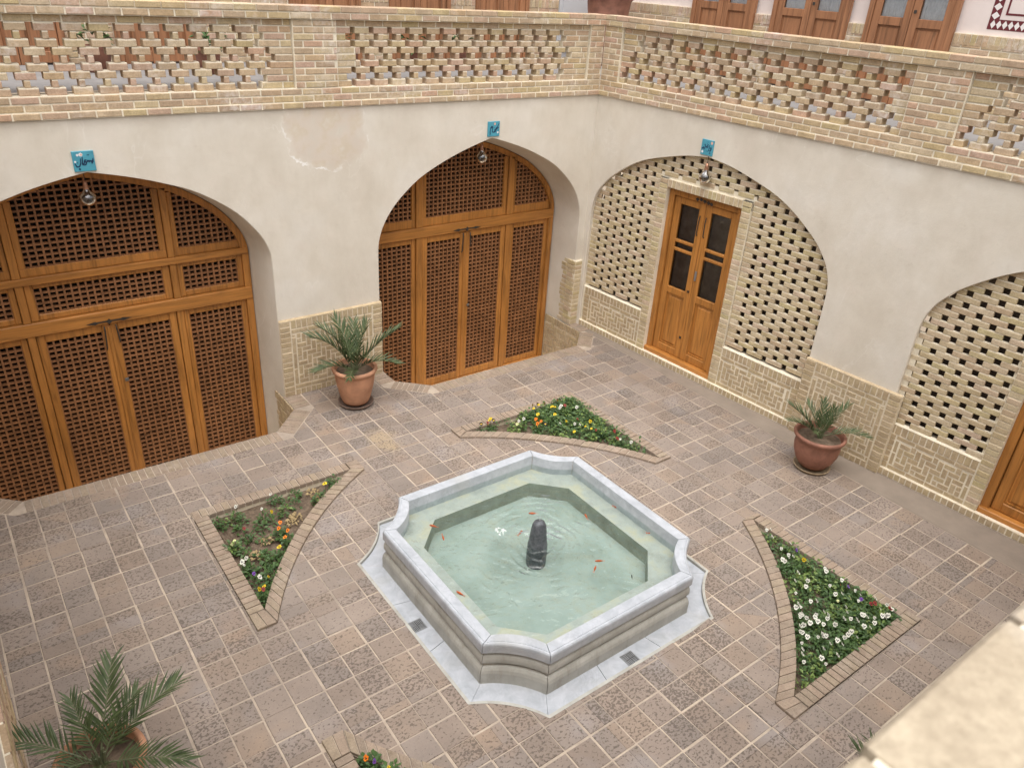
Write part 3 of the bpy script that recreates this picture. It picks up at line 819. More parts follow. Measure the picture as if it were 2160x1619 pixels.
def screen(label, cx, hw, prof, kb, zb, beams, leaf_rail, zlat0, mull, mw, upper_zs, mid=None):
    root = thing('lattice_door_screen', label, 'door', (cx, DY, zb))
    cur = arc_pts(prof, cx, kb[0]-.004, 1.5, kb[1]); inner = arc_pts(prof, cx, kb[0]-.05, 1.5, kb[1]-.055)
    def ztop(u, cc=inner):
        for (a, za), (b, zb_) in zip(cc, cc[1:]):
            if a <= u <= b and b-a > 1e-6: return za+(zb_-za)*(u-a)/(b-a)
        return 1.45
    # arched outer frame with posts
    fr = MB(); o_ = [(cx-hw, zb)]+[(max(cx-hw, min(cx+hw, u)), z) for u, z in cur]+[(cx+hw, zb)]
    i_ = [(cx-hw+.075, zb)]+[(max(cx-hw+.075, min(cx+hw-.075, u)), z) for u, z in inner]+[(cx+hw-.075, zb)]
    fr.loft([[(u, DY+.05, z) for u, z in o_], [(u, DY-.02, z) for u, z in o_], [(u, DY-.02, z) for u, z in i_], [(u, DY+.05, z) for u, z in i_]], False)
    fr.build('frame', 'wood_v', root)
    for z0, z1 in beams: bars([(cx-hw+.01, cx+hw-.01, DY-.035, DY+.05, z0, z1)], 'transom', 'wood_h', root)
    bars([(cx-hw+.07, cx+hw-.07, DY-.022, DY+.05, zb, zb+.10)], 'sill', 'wood_h', root)
    zl = min(b[0] for b in beams); zu = max(b[1] for b in beams)
    # mullions
    for s in (-1, 1):
        bars([(cx+s*mull-mw/2, cx+s*mull+mw/2, DY-.02, DY+.05, zb+.10, zl)], 'mullion', 'wood_v', root)
        if mid: bars([(cx+s*mull-mw/2, cx+s*mull+mw/2, DY-.02, DY+.05, mid[0], mid[1])], 'mullion', 'wood_v', root)
        zt = ztop(cx+s*mull)+.02
        bars([(cx+s*mull-mw/2, cx+s*mull+mw/2, DY-.02, DY+.05, zu, zt)], 'mullion', 'wood_v', root)
    def panel(name, u0, u1, z0, z1, st, rt, rb, y=DY, lz0=None):
        p = bars([(u0, u0+st, y, y+.045, z0, z1), (u1-st, u1, y, y+.045, z0, z1), (u0+st, u1-st, y+.002, y+.045, z1-rt, z1), (u0+st, u1-st, y+.002, y+.045, z0, z0+rb)], name, 'wood_v', root)
        lattice(u0+st, u1-st, z0+rb, z1-rt, None, p, y+.012)
        pane_dark(u0+.005, u1-.005, z0+.005, z1-.005, p)
        return p
    zd0 = zb+.10
    ml = mull-mw/2
    leaves = []
    for s in (-1, 1):
        a, b = (cx-ml+.006, cx-.003) if s < 0 else (cx+.003, cx+ml-.006)
        p = panel('door_leaf', a, b, zd0+.004, zl-.006, .072, .085, leaf_rail, DY-.006); leaves.append(p)
        a, b = (cx-hw+.078, cx-mull-mw/2-.004) if s < 0 else (cx+mull+mw/2+.004, cx+hw-.078)
        panel('fixed_panel', a, b, zd0+.002, zl-.004, .055, .075, leaf_rail*.8, DY+.006)
        if mid: panel('fixed_panel', a, b, mid[0]+.004, mid[1]-.004, .055, .05, .06, DY+.004)
    if mid: panel('fixed_panel', cx-ml+.004, cx+ml-.004, mid[0]+.004, mid[1]-.004, .072, .05, .06, DY+.004)
    # closing strip on the leaf that laps over
    bars([(cx-.028, cx+.006, DY-.022, DY-.002, zd0+.03, zl-.03)], 'meeting_strip', 'wood_v', leaves[0])
    # panels under the arch
    for a, b, st in ((cx-hw+.078, cx-mull-mw/2-.004, .05), (cx-ml+.004, cx+ml-.004, .062), (cx+mull+mw/2+.004, cx+hw-.078, .05)):
        pl = MB(); pl.bevbox(a, b, DY+.004, DY+.045, zu+.002, zu+upper_zs)
        ha, hb = ztop(a+st/2)-.01, ztop(b-st/2)-.01
        if ha-zu > .1: pl.bevbox(a, a+st, DY+.004, DY+.045, zu+upper_zs, ha)
        if hb-zu > .1: pl.bevbox(b-st, b, DY+.004, DY+.045, zu+upper_zs, hb)
        p = pl.build('arch_panel', 'wood_v', root)
        lattice(a+st*.7, b-st*.7, zu+upper_zs, 2.75, lambda u: ztop(u)+.015, p, DY+.014)
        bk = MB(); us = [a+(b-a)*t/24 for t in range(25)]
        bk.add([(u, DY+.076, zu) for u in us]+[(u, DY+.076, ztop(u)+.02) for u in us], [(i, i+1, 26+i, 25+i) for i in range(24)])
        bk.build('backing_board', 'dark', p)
    bk = MB(); bk.box(cx-hw+.02, cx+hw-.02, DY+.10, DY+.12, zb, 2.72); bk.box(cx-hw-.03, cx-hw+.03, DY+.03, DY+.12, zb, 1.7); bk.box(cx+hw-.03, cx+hw+.03, DY+.03, DY+.12, zb, 1.7); bk.build('dark_lining', 'dark', root)  # unseen dark boards added behind the screen to stop sky light leaking through
    # iron latch and rings
    lt = MB(); lt.box(cx-.13, cx+.13, DY-.046, DY-.036, zl+.028, zl+.040)
    for s in (-1, 1):
        lt.add([(cx+s*.13, DY-.046, zl+.052), (cx+s*.22, DY-.043, zl+.034), (cx+s*.13, DY-.046, zl+.016), (cx+s*.09, DY-.048, zl+.034)], [(0, 1, 2, 3)])
    lt.add([(cx, DY-.05, zl+.065), (cx+.03, DY-.05, zl+.034), (cx, DY-.05, zl+.003), (cx-.03, DY-.05, zl+.034)], [(0, 1, 2, 3)])
    lt.build('latch', 'iron', root)
    for s, ln in ((-1, .26), (1, .20)):
        h = MB(); x = cx+s*.055
        h.tube([(x, DY-.03, zl-.02), (x, DY-.045, zl-.05), (x+s*.012, DY-.045, zl-ln), (x+s*.012, DY-.03, zl-ln-.02)], .008)
        h.build('handle', 'iron', leaves[0 if s < 0 else 1])
    kh = MB(); kh.lathe([(.0, -.02), (.02, -.018), (.022, .018), (.0, .02)], seg=10); kh.v = [(cx+.06+z, DY-.03-abs(x)*.3, .42+y) for x, y, z in kh.v]; kh.build('lock_plate', 'steel', leaves[1])
    return root
screen('wide honey-wood lattice door screen with twin transoms, cut off by left picture edge', -6.05, 1.51, ARC_L1, (.945, .93), -1.0, [(1.084, 1.223), (1.609, 1.681)], .10, 0, .705, .07, .082, (1.223, 1.609))
screen('honey-wood lattice door screen under the pointed arch beside the corner', -1.66, 1.485, ARC_L2, (.965, .93), -.80, [(1.478, 1.607)], .10, 0, .705, .09, .105)
# ------------------------------------------------------------------ glazed double doors in the right wall
def glazed_door(label, sc, hw, zt, zs, visible=True):
    fr = FR_; root = thing('double_door', label, 'door', fr(sc, .1, zs))
    f = MB(); n0 = .10
    f.bevbox(sc-hw, sc-hw+.08, n0, n0+.09, zs, zt, fr); f.bevbox(sc+hw-.08, sc+hw, n0, n0+.09, zs, zt, fr); f.bevbox(sc-hw+.08, sc+hw-.08, n0+.002, n0+.09, zt-.075, zt, fr)
    f.build('frame', 'wood_v', root)
    s_ = MB(); s_.bevbox(sc-hw+.0, sc+hw-.0, .055, .22, zs-.01, zs+.055, fr, .008); s_.build('threshold', 'wood_h', root)
    for s in (-1, 1):
        a, b = (sc-hw+.084, sc-.002) if s < 0 else (sc+.002, sc+hw-.084)
        st, n1 = .09, n0+.03; z0 = zs+.058; z1 = zt-.08
        l = MB()
        l.bevbox(a, a+st, n1, n1+.045, z0, z1, fr, .007); l.bevbox(b-st, b, n1, n1+.045, z0, z1, fr, .007)
        for q0, q1 in ((z1-.09, z1), (1.635, 1.675), (1.525, 1.565), (.955, 1.045), (z0, z0+.10)): l.bevbox(a+st, b-st, n1+.001, n1+.045, q0, q1, fr, .007)
        leaf = l.build('door_leaf', 'wood_v', root)
        for q0, q1 in ((1.675, z1-.09), (1.565, 1.635), (1.045, 1.525)):
            g_ = MB(); g_.quad(fr(a+st, n1+.022, q0), fr(b-st, n1+.022, q0), fr(b-st, n1+.022, q1), fr(a+st, n1+.022, q1)); g_.build('pane', 'pane', leaf)
        p = MB(); A, B_, q0, q1 = a+st, b-st, z0+.10, .955
        p.quad(fr(A, n1+.026, q0), fr(B_, n1+.026, q0), fr(B_, n1+.026, q1), fr(A, n1+.026, q1))
        lo = [[fr(A+e, n1+nn, q0+e), fr(B_-e, n1+nn, q0+e), fr(B_-e, n1+nn, q1-e), fr(A+e, n1+nn, q1-e)] for e, nn in ((.004, .018), (.02, .014), (.024, .030), (.055, .012))]
        for (l0, l1) in zip(lo, lo[1:]):
            for i in range(4): p.quad(l0[i], l0[(i+1) % 4], l1[(i+1) % 4], l1[i])
        p.quad(*lo[-1]); p.build('panel', 'wood_v', leaf)
        h = MB(); x = sc+s*.047
        h.tube([fr(x, n1-.02, 2.05), fr(x, n1-.03, 1.98), fr(x+s*.004, n1-.03, 1.82), fr(x+s*.004, n1-.012, 1.80)], .0075); h.build('handle', 'iron', leaf)
    k = MB()
    for du, dz in ((-.11, 0), (-.055, .008), (0, .0), (.055, -.006), (.10, -.012)):
        c = (sc+du, zt-.045+dz); r = .028
        k.add([fr(c[0]-r, n0-.012, c[1]), fr(c[0], n0-.014, c[1]+r*.9), fr(c[0]+r, n0-.012, c[1]), fr(c[0], n0-.014, c[1]-r*.9)], [(0, 1, 2, 3)])
    k.build('latch', 'iron', root)
    d = MB(); d.box(sc+.018, sc+.042, n0+.018, n0+.032, 1.24, 1.36, fr); d.build('lock_plate', 'steel', root)
    for q in (1.07, .43):
        d = MB(); d.box(sc-.05, sc-.025, n0+.018, n0+.032, q-.015, q+.015, fr); d.build('bolt', 'iron', root)
    # dark room behind the panes
    bk = MB(); bk.box(sc-hw+.02, sc+hw-.02, .60, .64, .0, zt, fr)
    for u in (sc-hw+.02, sc+hw-.02): bk.box(u-.01, u+.01, .2, .6, .0, zt, fr)
    bk.build('dark_lining', 'dark', root)
    return root
glazed_door('honey-wood double door with dark glass in the pierced brick arch', 1.845, .55, 2.285, .078)
glazed_door('honey-wood double door cut off by the right picture edge', 6.26, .56, 2.285, .078)
# ------------------------------------------------------------------ name tiles over the arches
def ribbon(mb, fr, pts, w, n, o, sx, sz):
    for i in range(len(pts)-1):
        (x0, z0), (x1, z1) = pts[i], pts[i+1]; dx, dz = (x1-x0)*sx, (z1-z0)*sz; L = math.hypot(dx, dz) or 1; px, pz = -dz/L, dx/L
        w0 = w*(.6+.4*math.sin(math.pi*(i+.3)/len(pts)))/2; w1 = w*(.6+.4*math.sin(math.pi*(i+1.0)/len(pts)))/2
        X0, Z0, X1, Z1 = o[0]+x0*sx, o[1]+z0*sz, o[0]+x1*sx, o[1]+z1*sz; e = w*.25
        X0 -= dx/L*e; Z0 -= dz/L*e; X1 += dx/L*e; Z1 += dz/L*e
        mb.quad(fr(X0-px*w0, n-i*.00006, Z0-pz*w0), fr(X1-px*w1, n-i*.00006, Z1-pz*w1), fr(X1+px*w1, n-i*.00006, Z1+pz*w1), fr(X0+px*w0, n-i*.00006, Z0+pz*w0))
def dotq(mb, fr, x, z, r, n, o, sx, sz):
    X, Z = o[0]+x*sx, o[1]+z*sz; mb.quad(fr(X-r, n, Z), fr(X, n, Z-r), fr(X+r, n, Z), fr(X, n, Z+r))
def blob(mb, fr, x, z, r, n, o, sx, sz, k=7):
    X, Z = o[0]+x*sx, o[1]+z*sz; mb.add([fr(X+r*(1 if i % 2 else .78)*math.cos(i*math.pi/k), n, Z+r*(1 if i % 2 else .78)*math.sin(i*math.pi/k)) for i in range(2*k)], [tuple(range(2*k))])
def sign(label, fr, u, z, w, h, strokes, dots, flowers, tilt=0.0):
    mb = MB(); o = (u-w/2, z); mb.bevbox(o[0], o[0]+w, -.016, .0, z, z+h, fr, .003)
    s = tag(mb.build('name_tile', 'sign'), label, 'sign', None)
    lt = MB()
    for st in strokes: ribbon(lt, fr, st, .0105, -.0172, o, w, h)
    for x, y, r in dots: dotq(lt, fr, x, y, r, -.0174, o, w, h)
    lt.build('lettering', 'ink', s)
    for x, y, r, mt in flowers:
        b = MB(); blob(b, fr, x, y, r, -.0168 if mt == 'sign_white' else -.017, o, w, h); b.build('painted_flower', mt, s)
sign('turquoise name tile over the left lattice door, dark Persian lettering', FL_, -6.06, 2.745, .175, .175,
     [[(.93, .62), (.91, .48), (.84, .38)], [(.88, .53), (.82, .46), (.78, .53), (.73, .46), (.69, .54), (.64, .47), (.58, .46)], [(.62, .55), (.55, .57), (.55, .47), (.60, .44), (.57, .35), (.49, .31)], [(.52, .53), (.49, .40), (.42, .32)], [(.45, .70), (.41, .36)], [(.36, .64), (.34, .42), (.26, .26), (.14, .25), (.08, .40)]],
     [(.70, .80, .006), (.76, .80, .006), (.20, .44, .006), (.25, .13, .011)], [(.40, .84, .018, 'sign_white'), (.42, .83, .010, 'sign_pink'), (.25, .82, .012, 'sign_white'), (.10, .50, .010, 'sign_white')])
sign('turquoise name tile over the lattice door by the corner, dark Persian lettering', FL_, -1.64, 2.772, .168, .172,
     [[(.92, .84), (.76, .60), (.64, .52)], [(.90, .60), (.72, .50)], [(.72, .50), (.66, .34), (.56, .30), (.46, .29), (.37, .31)], [(.58, .30), (.54, .42), (.61, .47), (.65, .38)], [(.37, .66), (.36, .30)], [(.40, .60), (.30, .70), (.20, .60), (.26, .56), (.31, .62)], [(.21, .58), (.17, .34), (.18, .14)]],
     [(.50, .58, .006), (.85, .42, .005)], [(.56, .84, .016, 'sign_pink'), (.84, .26, .014, 'sign_white')])
sign('turquoise name tile over the pierced brick arch, dark Persian lettering', FR_, 1.815, 2.785, .165, .172,
     [[(.92, .46), (.84, .56), (.78, .50), (.86, .40), (.80, .32), (.70, .32)], [(.70, .68), (.68, .32)], [(.60, .58), (.55, .50), (.50, .56), (.44, .50), (.40, .58)], [(.50, .74), (.58, .68), (.48, .58)], [(.34, .70), (.32, .42)], [(.32, .42), (.24, .40), (.20, .50), (.14, .40), (.08, .42)]],
     [(.80, .22, .006), (.76, .16, .006), (.84, .16, .006), (.54, .28, .006), (.60, .28, .006), (.52, .86, .006), (.24, .66, .006)], [(.86, .84, .018, 'sign_pink'), (.16, .20, .017, 'sign_white')])
# ------------------------------------------------------------------ pendant lamps
def lamp(label, p, ztop, r=.076):
    root = thing('pendant_lamp', label, 'lamp', (p[0], p[1], p[2]), 'smoked glass globe lamps hanging in the arches')
    x, y, z = 0, 0, 0
    c = MB(); c.tube([(0, 0, .13), (0.004, 0, (ztop-p[2])*.6), (0, 0, ztop-p[2])], .004); local('cable', c, 'iron', root)
    s = MB(); s.lathe([(.0, .155), (.016, .152), (.02, .12), (.024, .085), (.024, .07)], seg=14); local('socket', s, 'copper', root, True)
    b = MB(); b.lathe([(.022, .085), (.028, .065), (.045, .045), (r*.95, .02), (r, -.008), (r*.92, -.035), (r*.68, -.06), (r*.32, -.075), (.0, -.078)], seg=22); local('globe', b, 'bulb', root, True)
    f = MB(); f.lathe([(.010, .07), (.010, .03), (.013, .01), (.008, -.01), (0, -.012)], seg=10); local('bulb', f, 'copper', root, True)
lamp('smoked glass globe lamp hanging in the left lattice arch', (-6.055, .20, 2.46), 2.72)
lamp('smoked glass globe lamp hanging in the lattice arch near the corner', (-1.655, .20, 2.49), 2.74)
lamp('smoked glass globe lamp hanging in front of the pierced brick arch', FR_(1.85, -.005, 2.545), 2.775)

# ------------------------------------------------------------------ left and near sides of the courtyard
def side_wall(fr, u0, u1, label, dado=None):
    mb = MB(); mb.box(u0, u1, .0, .30, .0, H, fr)
    o = tag(mb.build('courtyard_wall', 'plaster'), label, 'wall'); return o
wl_w = side_wall(FW_, .0, 7.70, 'cream side wall with brick dado at the lower left picture edge')
core = MB(); core.box(2.3, 5.25, -.030, .02, .0, .93, FW_); dd = core.build('dado', 'mortar', wl_w); bag = Bag('brick')
k = 0
while k*.0625 < .90:
    course(bag, None, FW_, 2.3, 5.25, .06+k*.0585, .0585, -.036, .03, off=.5*(k % 2)); k += 1
bag.flush(dd, 300)
wl_n = side_wall(FN_, -.30, 7.55, 'cream wall below the camera')
parapet(FN_, -.35, 7.62, 'parapet', 'blurred brick coping of the near parapet at lower right corner', [], 300, .28, mat='brick_worn')
parapet(FW_, .02, 7.70, 'parapet', 'brick parapet over the left side wall', [], 40)
# ------------------------------------------------------------------ upper gallery behind the parapets
GZ, GD = 3.39, 2.0
gf = MB()
gf.quad((-7.8, .15, GZ), (.13, .15, GZ), (2.3, 2.3, GZ), (-7.8, 2.3, GZ))
a, b = FR_(8, .15, GZ), FR_(8, 2.4, GZ); gf.quad((.13, .15, GZ), a, b, (2.3, 2.3, GZ))
for p0, p1, p2, p3 in (((-7.8, .02), (-7.8, .30), (0, .30), (0, .02)),): pass
tag(gf.build('gallery_floor', 'gallery_floor'), kind='structure')
GL = F(0, GD, 0.0); GR = F(GD+.12, 0, math.atan2(-1, AL))
def gallery_wall(fr, u0, u1, doors, label, sill_h=1.05):
    mb = MB(); mb.box(u0, u1, .02, .30, GZ, GZ+3.4, fr)
    w = tag(mb.build('gallery_wall', 'pink'), label, 'wall')
    core = MB(); bag = Bag('brick'); edges = [u0]+[x for d in doors for x in d]+[u1]
    for a, b in zip(edges[::2], edges[1::2]):
        if b-a < .05: continue
        core.box(a, b, -.022, .02, GZ, GZ+sill_h, fr); k = 0
        while k*CH < sill_h-.12:
            course(bag, None, fr, a, b, GZ+k*CH, CH, -.03, .03, off=.5*(k % 2)); k += 1
        soldier(bag, fr, a+.004, b-.004, GZ+sill_h-.115, .11, -.034, .04, mat='brick')
    core.build('dado', 'mortar', w); bag.flush(w, 260)
    return w
def gallery_door(fr0, u0, u1, curtain, label, mat='wood_red'):
    fr = lambda u, n, z: fr0(u, n-.055, z)
    root = thing('gallery_door', label, 'door', fr((u0+u1)/2, 0, GZ)); z1 = GZ+2.15; st = .085
    f = MB(); f.bevbox(u0, u0+.06, -.02, .04, GZ, z1, fr); f.bevbox(u1-.06, u1, -.02, .04, GZ, z1, fr); f.bevbox(u0+.06, u1-.06, -.018, .04, z1-.06, z1, fr); f.build('frame', mat, root)
    c = (u0+u1)/2
    for a, b in ((u0+.064, c-.003), (c+.003, u1-.064)):
        l = MB(); zr = GZ+.84
        for q in ((a, a+st, GZ, z1-.064), (b-st, b, GZ, z1-.064)): l.bevbox(q[0], q[1], .0, .04, q[2], q[3], fr)
        for q in ((GZ+.02, GZ+.13), (zr, zr+.09), (z1-.16, z1-.064)): l.bevbox(a+st, b-st, .002, .04, q[0], q[1], fr)
        leaf = l.build('door_leaf', mat, root)
        p = MB(); p.bevbox(a+st, b-st, .018, .03, GZ+.13, zr, fr, .03); p.build('panel', mat, leaf)
        if curtain:
            q = MB(); q.quad(fr(a+st, .018, zr+.09), fr(b-st, .018, zr+.09), fr(b-st, .018, z1-.16), fr(a+st, .018, z1-.16)); q.build('pane', 'pane', leaf)
            cu = MB(); n = 26; us = [a+st+(b-a-2*st)*i/n for i in range(n+1)]
            cu.loft([[fr(u, .045+.0035*math.sin(i*1.9+u*3)+.002*rnd.random(), z) for i, u in enumerate(us)] for z in (zr+.09, zr+.5, z1-.16)], False); cu.build('curtain', 'curtain', leaf)
        else:
            p = MB(); p.bevbox(a+st, b-st, .018, .03, zr+.09, z1-.16, fr, .03); p.build('panel', mat, leaf)
    k = MB(); k.lathe([(0, -.02), (.018, -.016), (.018, .016), (0, .02)], seg=10); k.v = [fr(c+.05+x, -.03+y*.4, GZ+1.0+z) for x, y, z in k.v]; k.build('knob', 'iron', root)
    return root
dl = [(-6.60, -5.72), (-5.24, -4.36), (-3.28, -2.36), (-1.95, -1.04), (-.62, .28)]
gallery_wall(GL, -7.8, .86, dl, 'upper gallery wall with brick dado behind the back parapet', .80)
for i, (a, b) in enumerate(dl): gallery_door(GL, a, b, False, ['red-brown gallery door glimpsed through the left end of the parapet', 'red-brown gallery door glimpsed through the middle of the left parapet panel', 'left of the three red-brown gallery doors above the coping', 'middle of the three red-brown gallery doors above the coping', 'right of the three red-brown gallery doors above the coping'][i])
# dl uses n = 2.0; the right side stands on GR (n = 2.12)
dr = [(-.46, .57), (.84, 1.90), (2.13, 3.16)]
gallery_wall(GR, -2.2, 8.0, dr, 'upper gallery wall with painted border behind the right parapet', .83)
for i, (a, b) in enumerate(dr): gallery_door(GR, a, b, True, ['upper gallery door with white curtains nearest the corner pot', 'middle upper gallery door with crumpled white curtain', 'upper gallery door with white curtains beside the red diamond border'][i], 'wood_red')
# painted border: dark red band with white diamonds
bd = MB(); q0 = 3.46; zb = GZ+.89
for a, b, c, d in ((q0, q0+.10, zb, zb+1.5), (q0+.10, 7.5, zb, zb+.10), (q0+.145, q0+.165, zb+.145, zb+1.5), (q0+.165, 7.5, zb+.145, zb+.165)): bd.quad(GR(a, .017, c), GR(b, .017, c), GR(b, .017, d), GR(a, .017, d))
wall_gr = [o for o in C.objects if o.name.startswith('gallery_wall') and 'right' in o.get('label', '')][0]
bo = bd.build('painted_border', 'red_paint', wall_gr)
dm = MB()
for i in range(38):
    u = q0+.05+.06*i; r = .027; z = zb+.05
    dm.quad(GR(u-r, .015, z), GR(u, .015, z-.042), GR(u+r, .015, z), GR(u, .015, z+.042))
for i in range(1, 14):
    z = zb+.05+.085*i; u = q0+.05; dm.quad(GR(u-.042, .015, z), GR(u, .015, z-.038), GR(u+.042, .015, z), GR(u, .015, z+.038))
tag(dm.build('diamond_row', 'white_paint', bo), kind='stuff')
# corner of the gallery: grey door panel, dark opening, big pot
cg = MB(); cg.bevbox(.87, 1.49, GD-.03, GD+.02, GZ, GZ+2.2); cg.bevbox(.93, 1.43, GD-.045, GD-.02, GZ+.1, GZ+2.1); tag(cg.build('wall_panel', 'grey_panel'), 'pale grey panel on the gallery wall in the corner', 'panel')
cg = MB(); cg.bevbox(1.49, 2.02, GD-.02, GD+.04, GZ, GZ+2.2); cg.bevbox(1.55, 1.96, GD-.03, GD, GZ+.08, GZ+2.1); tag(cg.build('narrow_door', 'teal'), 'dark teal narrow door behind the corner pot', 'door')
def pot(name, label, prof, x, y, z, mat, cat='pot', soil_r=None, soil_z=None, ribs=0):
    root = thing(name, label, cat, (x, y, z)); b = MB(); b.lathe(prof, seg=36)
    local('pot_body', b, mat, root, True)
    if soil_r:
        s = MB(); n = 20; s.add([(0, 0, soil_z+.012)]+[(soil_r*math.cos(2*math.pi*i/n), soil_r*math.sin(2*math.pi*i/n), soil_z+rnd.uniform(-.006, .006)) for i in range(n)], [(0, 1+i, 1+(i+1) % n) for i in range(n)])
        local('soil', s, 'soil', root)
    return root
pot('terracotta_jar', 'tall red-brown jar on the gallery behind the parapet corner', [(0, 0), (.17, 0), (.20, .1), (.27, .55), (.30, .75), (.31, .84), (.34, .87), (.33, .91), (.29, .89), (.27, .8), (0, .78)], 1.15, 1.22, GZ, 'terracotta_red')
# ------------------------------------------------------------------ pool
OH, OK_ = 1.08, .737
def ring(off, z, sag=.042, seg=10):
    """pool outline pushed out by off: eight pieces, each a list of points, counter-clockwise from the +x side"""
    h = OH+off; k = OK_+off*.414; out = []
    base = [[(h, -k), (h, k)]]
    a, b = (h, k), (k, h); mx, my = (a[0]+b[0])/2, (a[1]+b[1])/2; arc = []
    for i in range(seg+1):
        t = i/seg; s = sag*(1-(2*t-1)**2); arc.append((a[0]+(b[0]-a[0])*t-s/math.sqrt(2), a[1]+(b[1]-a[1])*t-s/math.sqrt(2)))
    base.append(arc)
    for q in range(4):
        c_, s_ = (1, 0, -1, 0)[q], (0, 1, 0, -1)[q]
        for piece in base: out.append([(PC[0]+c_*x-s_*y, PC[1]+s_*x+c_*y, z) for x, y in piece])
    return out
pool = thing('pool_basin', 'octagonal marble pool with scooped corners in the middle of the courtyard', 'pool', (PC[0], PC[1], -.03))
def stones(name, prof, mat, gap=.003, bev=False):
    rings = [ring(o, z) for o, z in prof]
    for i in range(8):
        loops = []
        for r in rings:
            p = [Vector(q) for q in r[i]]; d0 = (p[1]-p[0]).normalized()*gap; d1 = (p[-2]-p[-1]).normalized()*gap
            p[0] = p[0]+d0; p[-1] = p[-1]+d1
            if len(p) == 2: p = [p[0].lerp(p[1], t/6) for t in range(7)]
            loops.append(p)
        mb = MB(); mb.loft(loops, False)
        mb.add([L[0] for L in loops], [tuple(range(len(loops)))]); mb.add([L[-1] for L in loops], [tuple(reversed(range(len(loops))))])
        mb.build(name, mat, pool)
RT_ = .365
stones('rim_stone', [(-.105, RT_-.17), (-.105, RT_-.004), (-.101, RT_), (-.030, RT_), (-.027, RT_-.004), (-.022, RT_), (-.012, RT_-.002), (-.004, RT_-.010), (.0, RT_-.022), (-.003, RT_-.030), (-.001, RT_-.034), (-.001, RT_-.088), (-.03, RT_-.090)], 'marble')
stones('moulding_stone', [(-.04, RT_-.088), (-.030, RT_-.100), (-.036, RT_-.108), (-.026, RT_-.118), (-.012, RT_-.130), (-.006, RT_-.155), (-.006, RT_-.185), (-.014, RT_-.205), (-.028, RT_-.217), (-.045, RT_-.219)], 'stone')
stones('plinth_stone', [(-.055, RT_-.217), (-.040, RT_-.226), (-.028, RT_-.229), (-.012, RT_-.240), (.000, RT_-.262), (.006, RT_-.29), (.006, -.03), (-.06, -.032)], 'stone')
jm = MB(); jr_ = [ring(-.035, z) for z in (-.03, RT_-.014)]
jm.loft([[p for piece in r for p in piece[:-1]] for r in jr_]); jr_ = [ring(-.098, z) for z in (.1, RT_-.008)]
jm.loft([[p for piece in r for p in piece[:-1]] for r in jr_]); jm.build('joint_mortar', 'mortar_tan', pool)
# ledge, sides and bottom of the basin
def octo(h, k, z): return [(PC[0]+x, PC[1]+y, z) for x, y in ((h, -k), (h, k), (k, h), (-k, h), (-h, k), (-h, -k), (-k, -h), (k, -h))]
inner = [p for piece in ring(-.10, .205, .042, 2) for p in piece[:-1]]
lg = MB(); n = len(inner); o8 = octo(.80, .53, .205)
i0 = ring(-.10, .205, .042, 2); lp = []; ll = []
for q, piece in enumerate(i0):
    for j, p in enumerate(piece[:-1]): lp.append(p)
def near8(p): return min(range(8), key=lambda t: (o8[t][0]-p[0])**2+(o8[t][1]-p[1])**2)
cl = [near8(p) for p in lp]
lg.add(lp+o8, [])
for j in range(n):
    a, b = j, (j+1) % n; ca, cb = n+cl[a], n+cl[b]
    if ca == cb: lg.f.append((a, b, ca)); lg.mi.append(0)
    else: lg.f.append((a, b, cb, ca)); lg.mi.append(0)
lg.build('underwater_ledge', 'ledge', pool)
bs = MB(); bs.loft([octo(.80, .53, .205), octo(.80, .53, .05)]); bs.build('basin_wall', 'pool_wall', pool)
bs = MB(); bs.add(octo(.80, .53, .051), [tuple(range(8))]); bs.build('basin_floor', 'pool', pool)
wt = MB(); wt.add([p for piece in ring(-.104, .265) for p in piece[:-1]], [tuple(range(len([p for piece in ring(-.104, .265) for p in piece[:-1]])))])
tag(wt.build('water', 'water'), kind='structure')
# marble apron, eight slabs
e, R_ = corner_disc(A_H, A_K, .05)
ap = thing('marble_apron', 'pale veined marble apron laid round the foot of the pool', 'paving', (PC[0], PC[1], -.03))
OHs = OH; inn = ring(-.02, -.03)
def outer_ring(h, k, sag, z, seg=10):
    global OH, OK_
    a, b = OH, OK_; OH, OK_ = h, k; r = ring(0, z, sag, seg); OH, OK_ = a, b; return r
outr = outer_ring(A_H-.006, A_K, .05, -.024)
for i in range(8):
    mb = MB(); A, B_ = inn[i], outr[i]
    if i % 2 == 0:
        m0, m1 = Vector(A[0]).lerp(Vector(A[1]), .5), Vector(B_[0]).lerp(Vector(B_[1]), .5); cuts = [0, .33, .67, 1]
        for c0, c1 in zip(cuts, cuts[1:]):
            s_ = MB(); f_ = lambda P_, t: Vector(P_[0]).lerp(Vector(P_[1]), t)
            g0, g1 = c0+.0015, c1-.0015
            top = [f_(A, g0), f_(A, g1), f_(B_, g1), f_(B_, g0)]
            s_.add([(v[0], v[1], -.02) for v in top]+[(v[0], v[1], -.06) for v in top], [(0, 1, 2, 3)]+[(j, 4+j, 4+(j+1) % 4, (j+1) % 4) for j in range(4)])
            s_.build('slab', 'marble', ap)
    else:
        s_ = MB(); s_.loft([[(v[0], v[1], -.0205) for v in A], [(v[0], v[1], -.0205) for v in B_], [(v[0], v[1], -.06) for v in B_]], False); s_.build('slab', 'marble', ap)
bedm = MB(); bedm.add([(PC[0]+sx*1.24, PC[1]+sy*1.24, -.045) for sx, sy in ((-1, -1), (1, -1), (1, 1), (-1, 1))], [(0, 1, 2, 3)]); bedm.build('bedding', 'grout', ap)
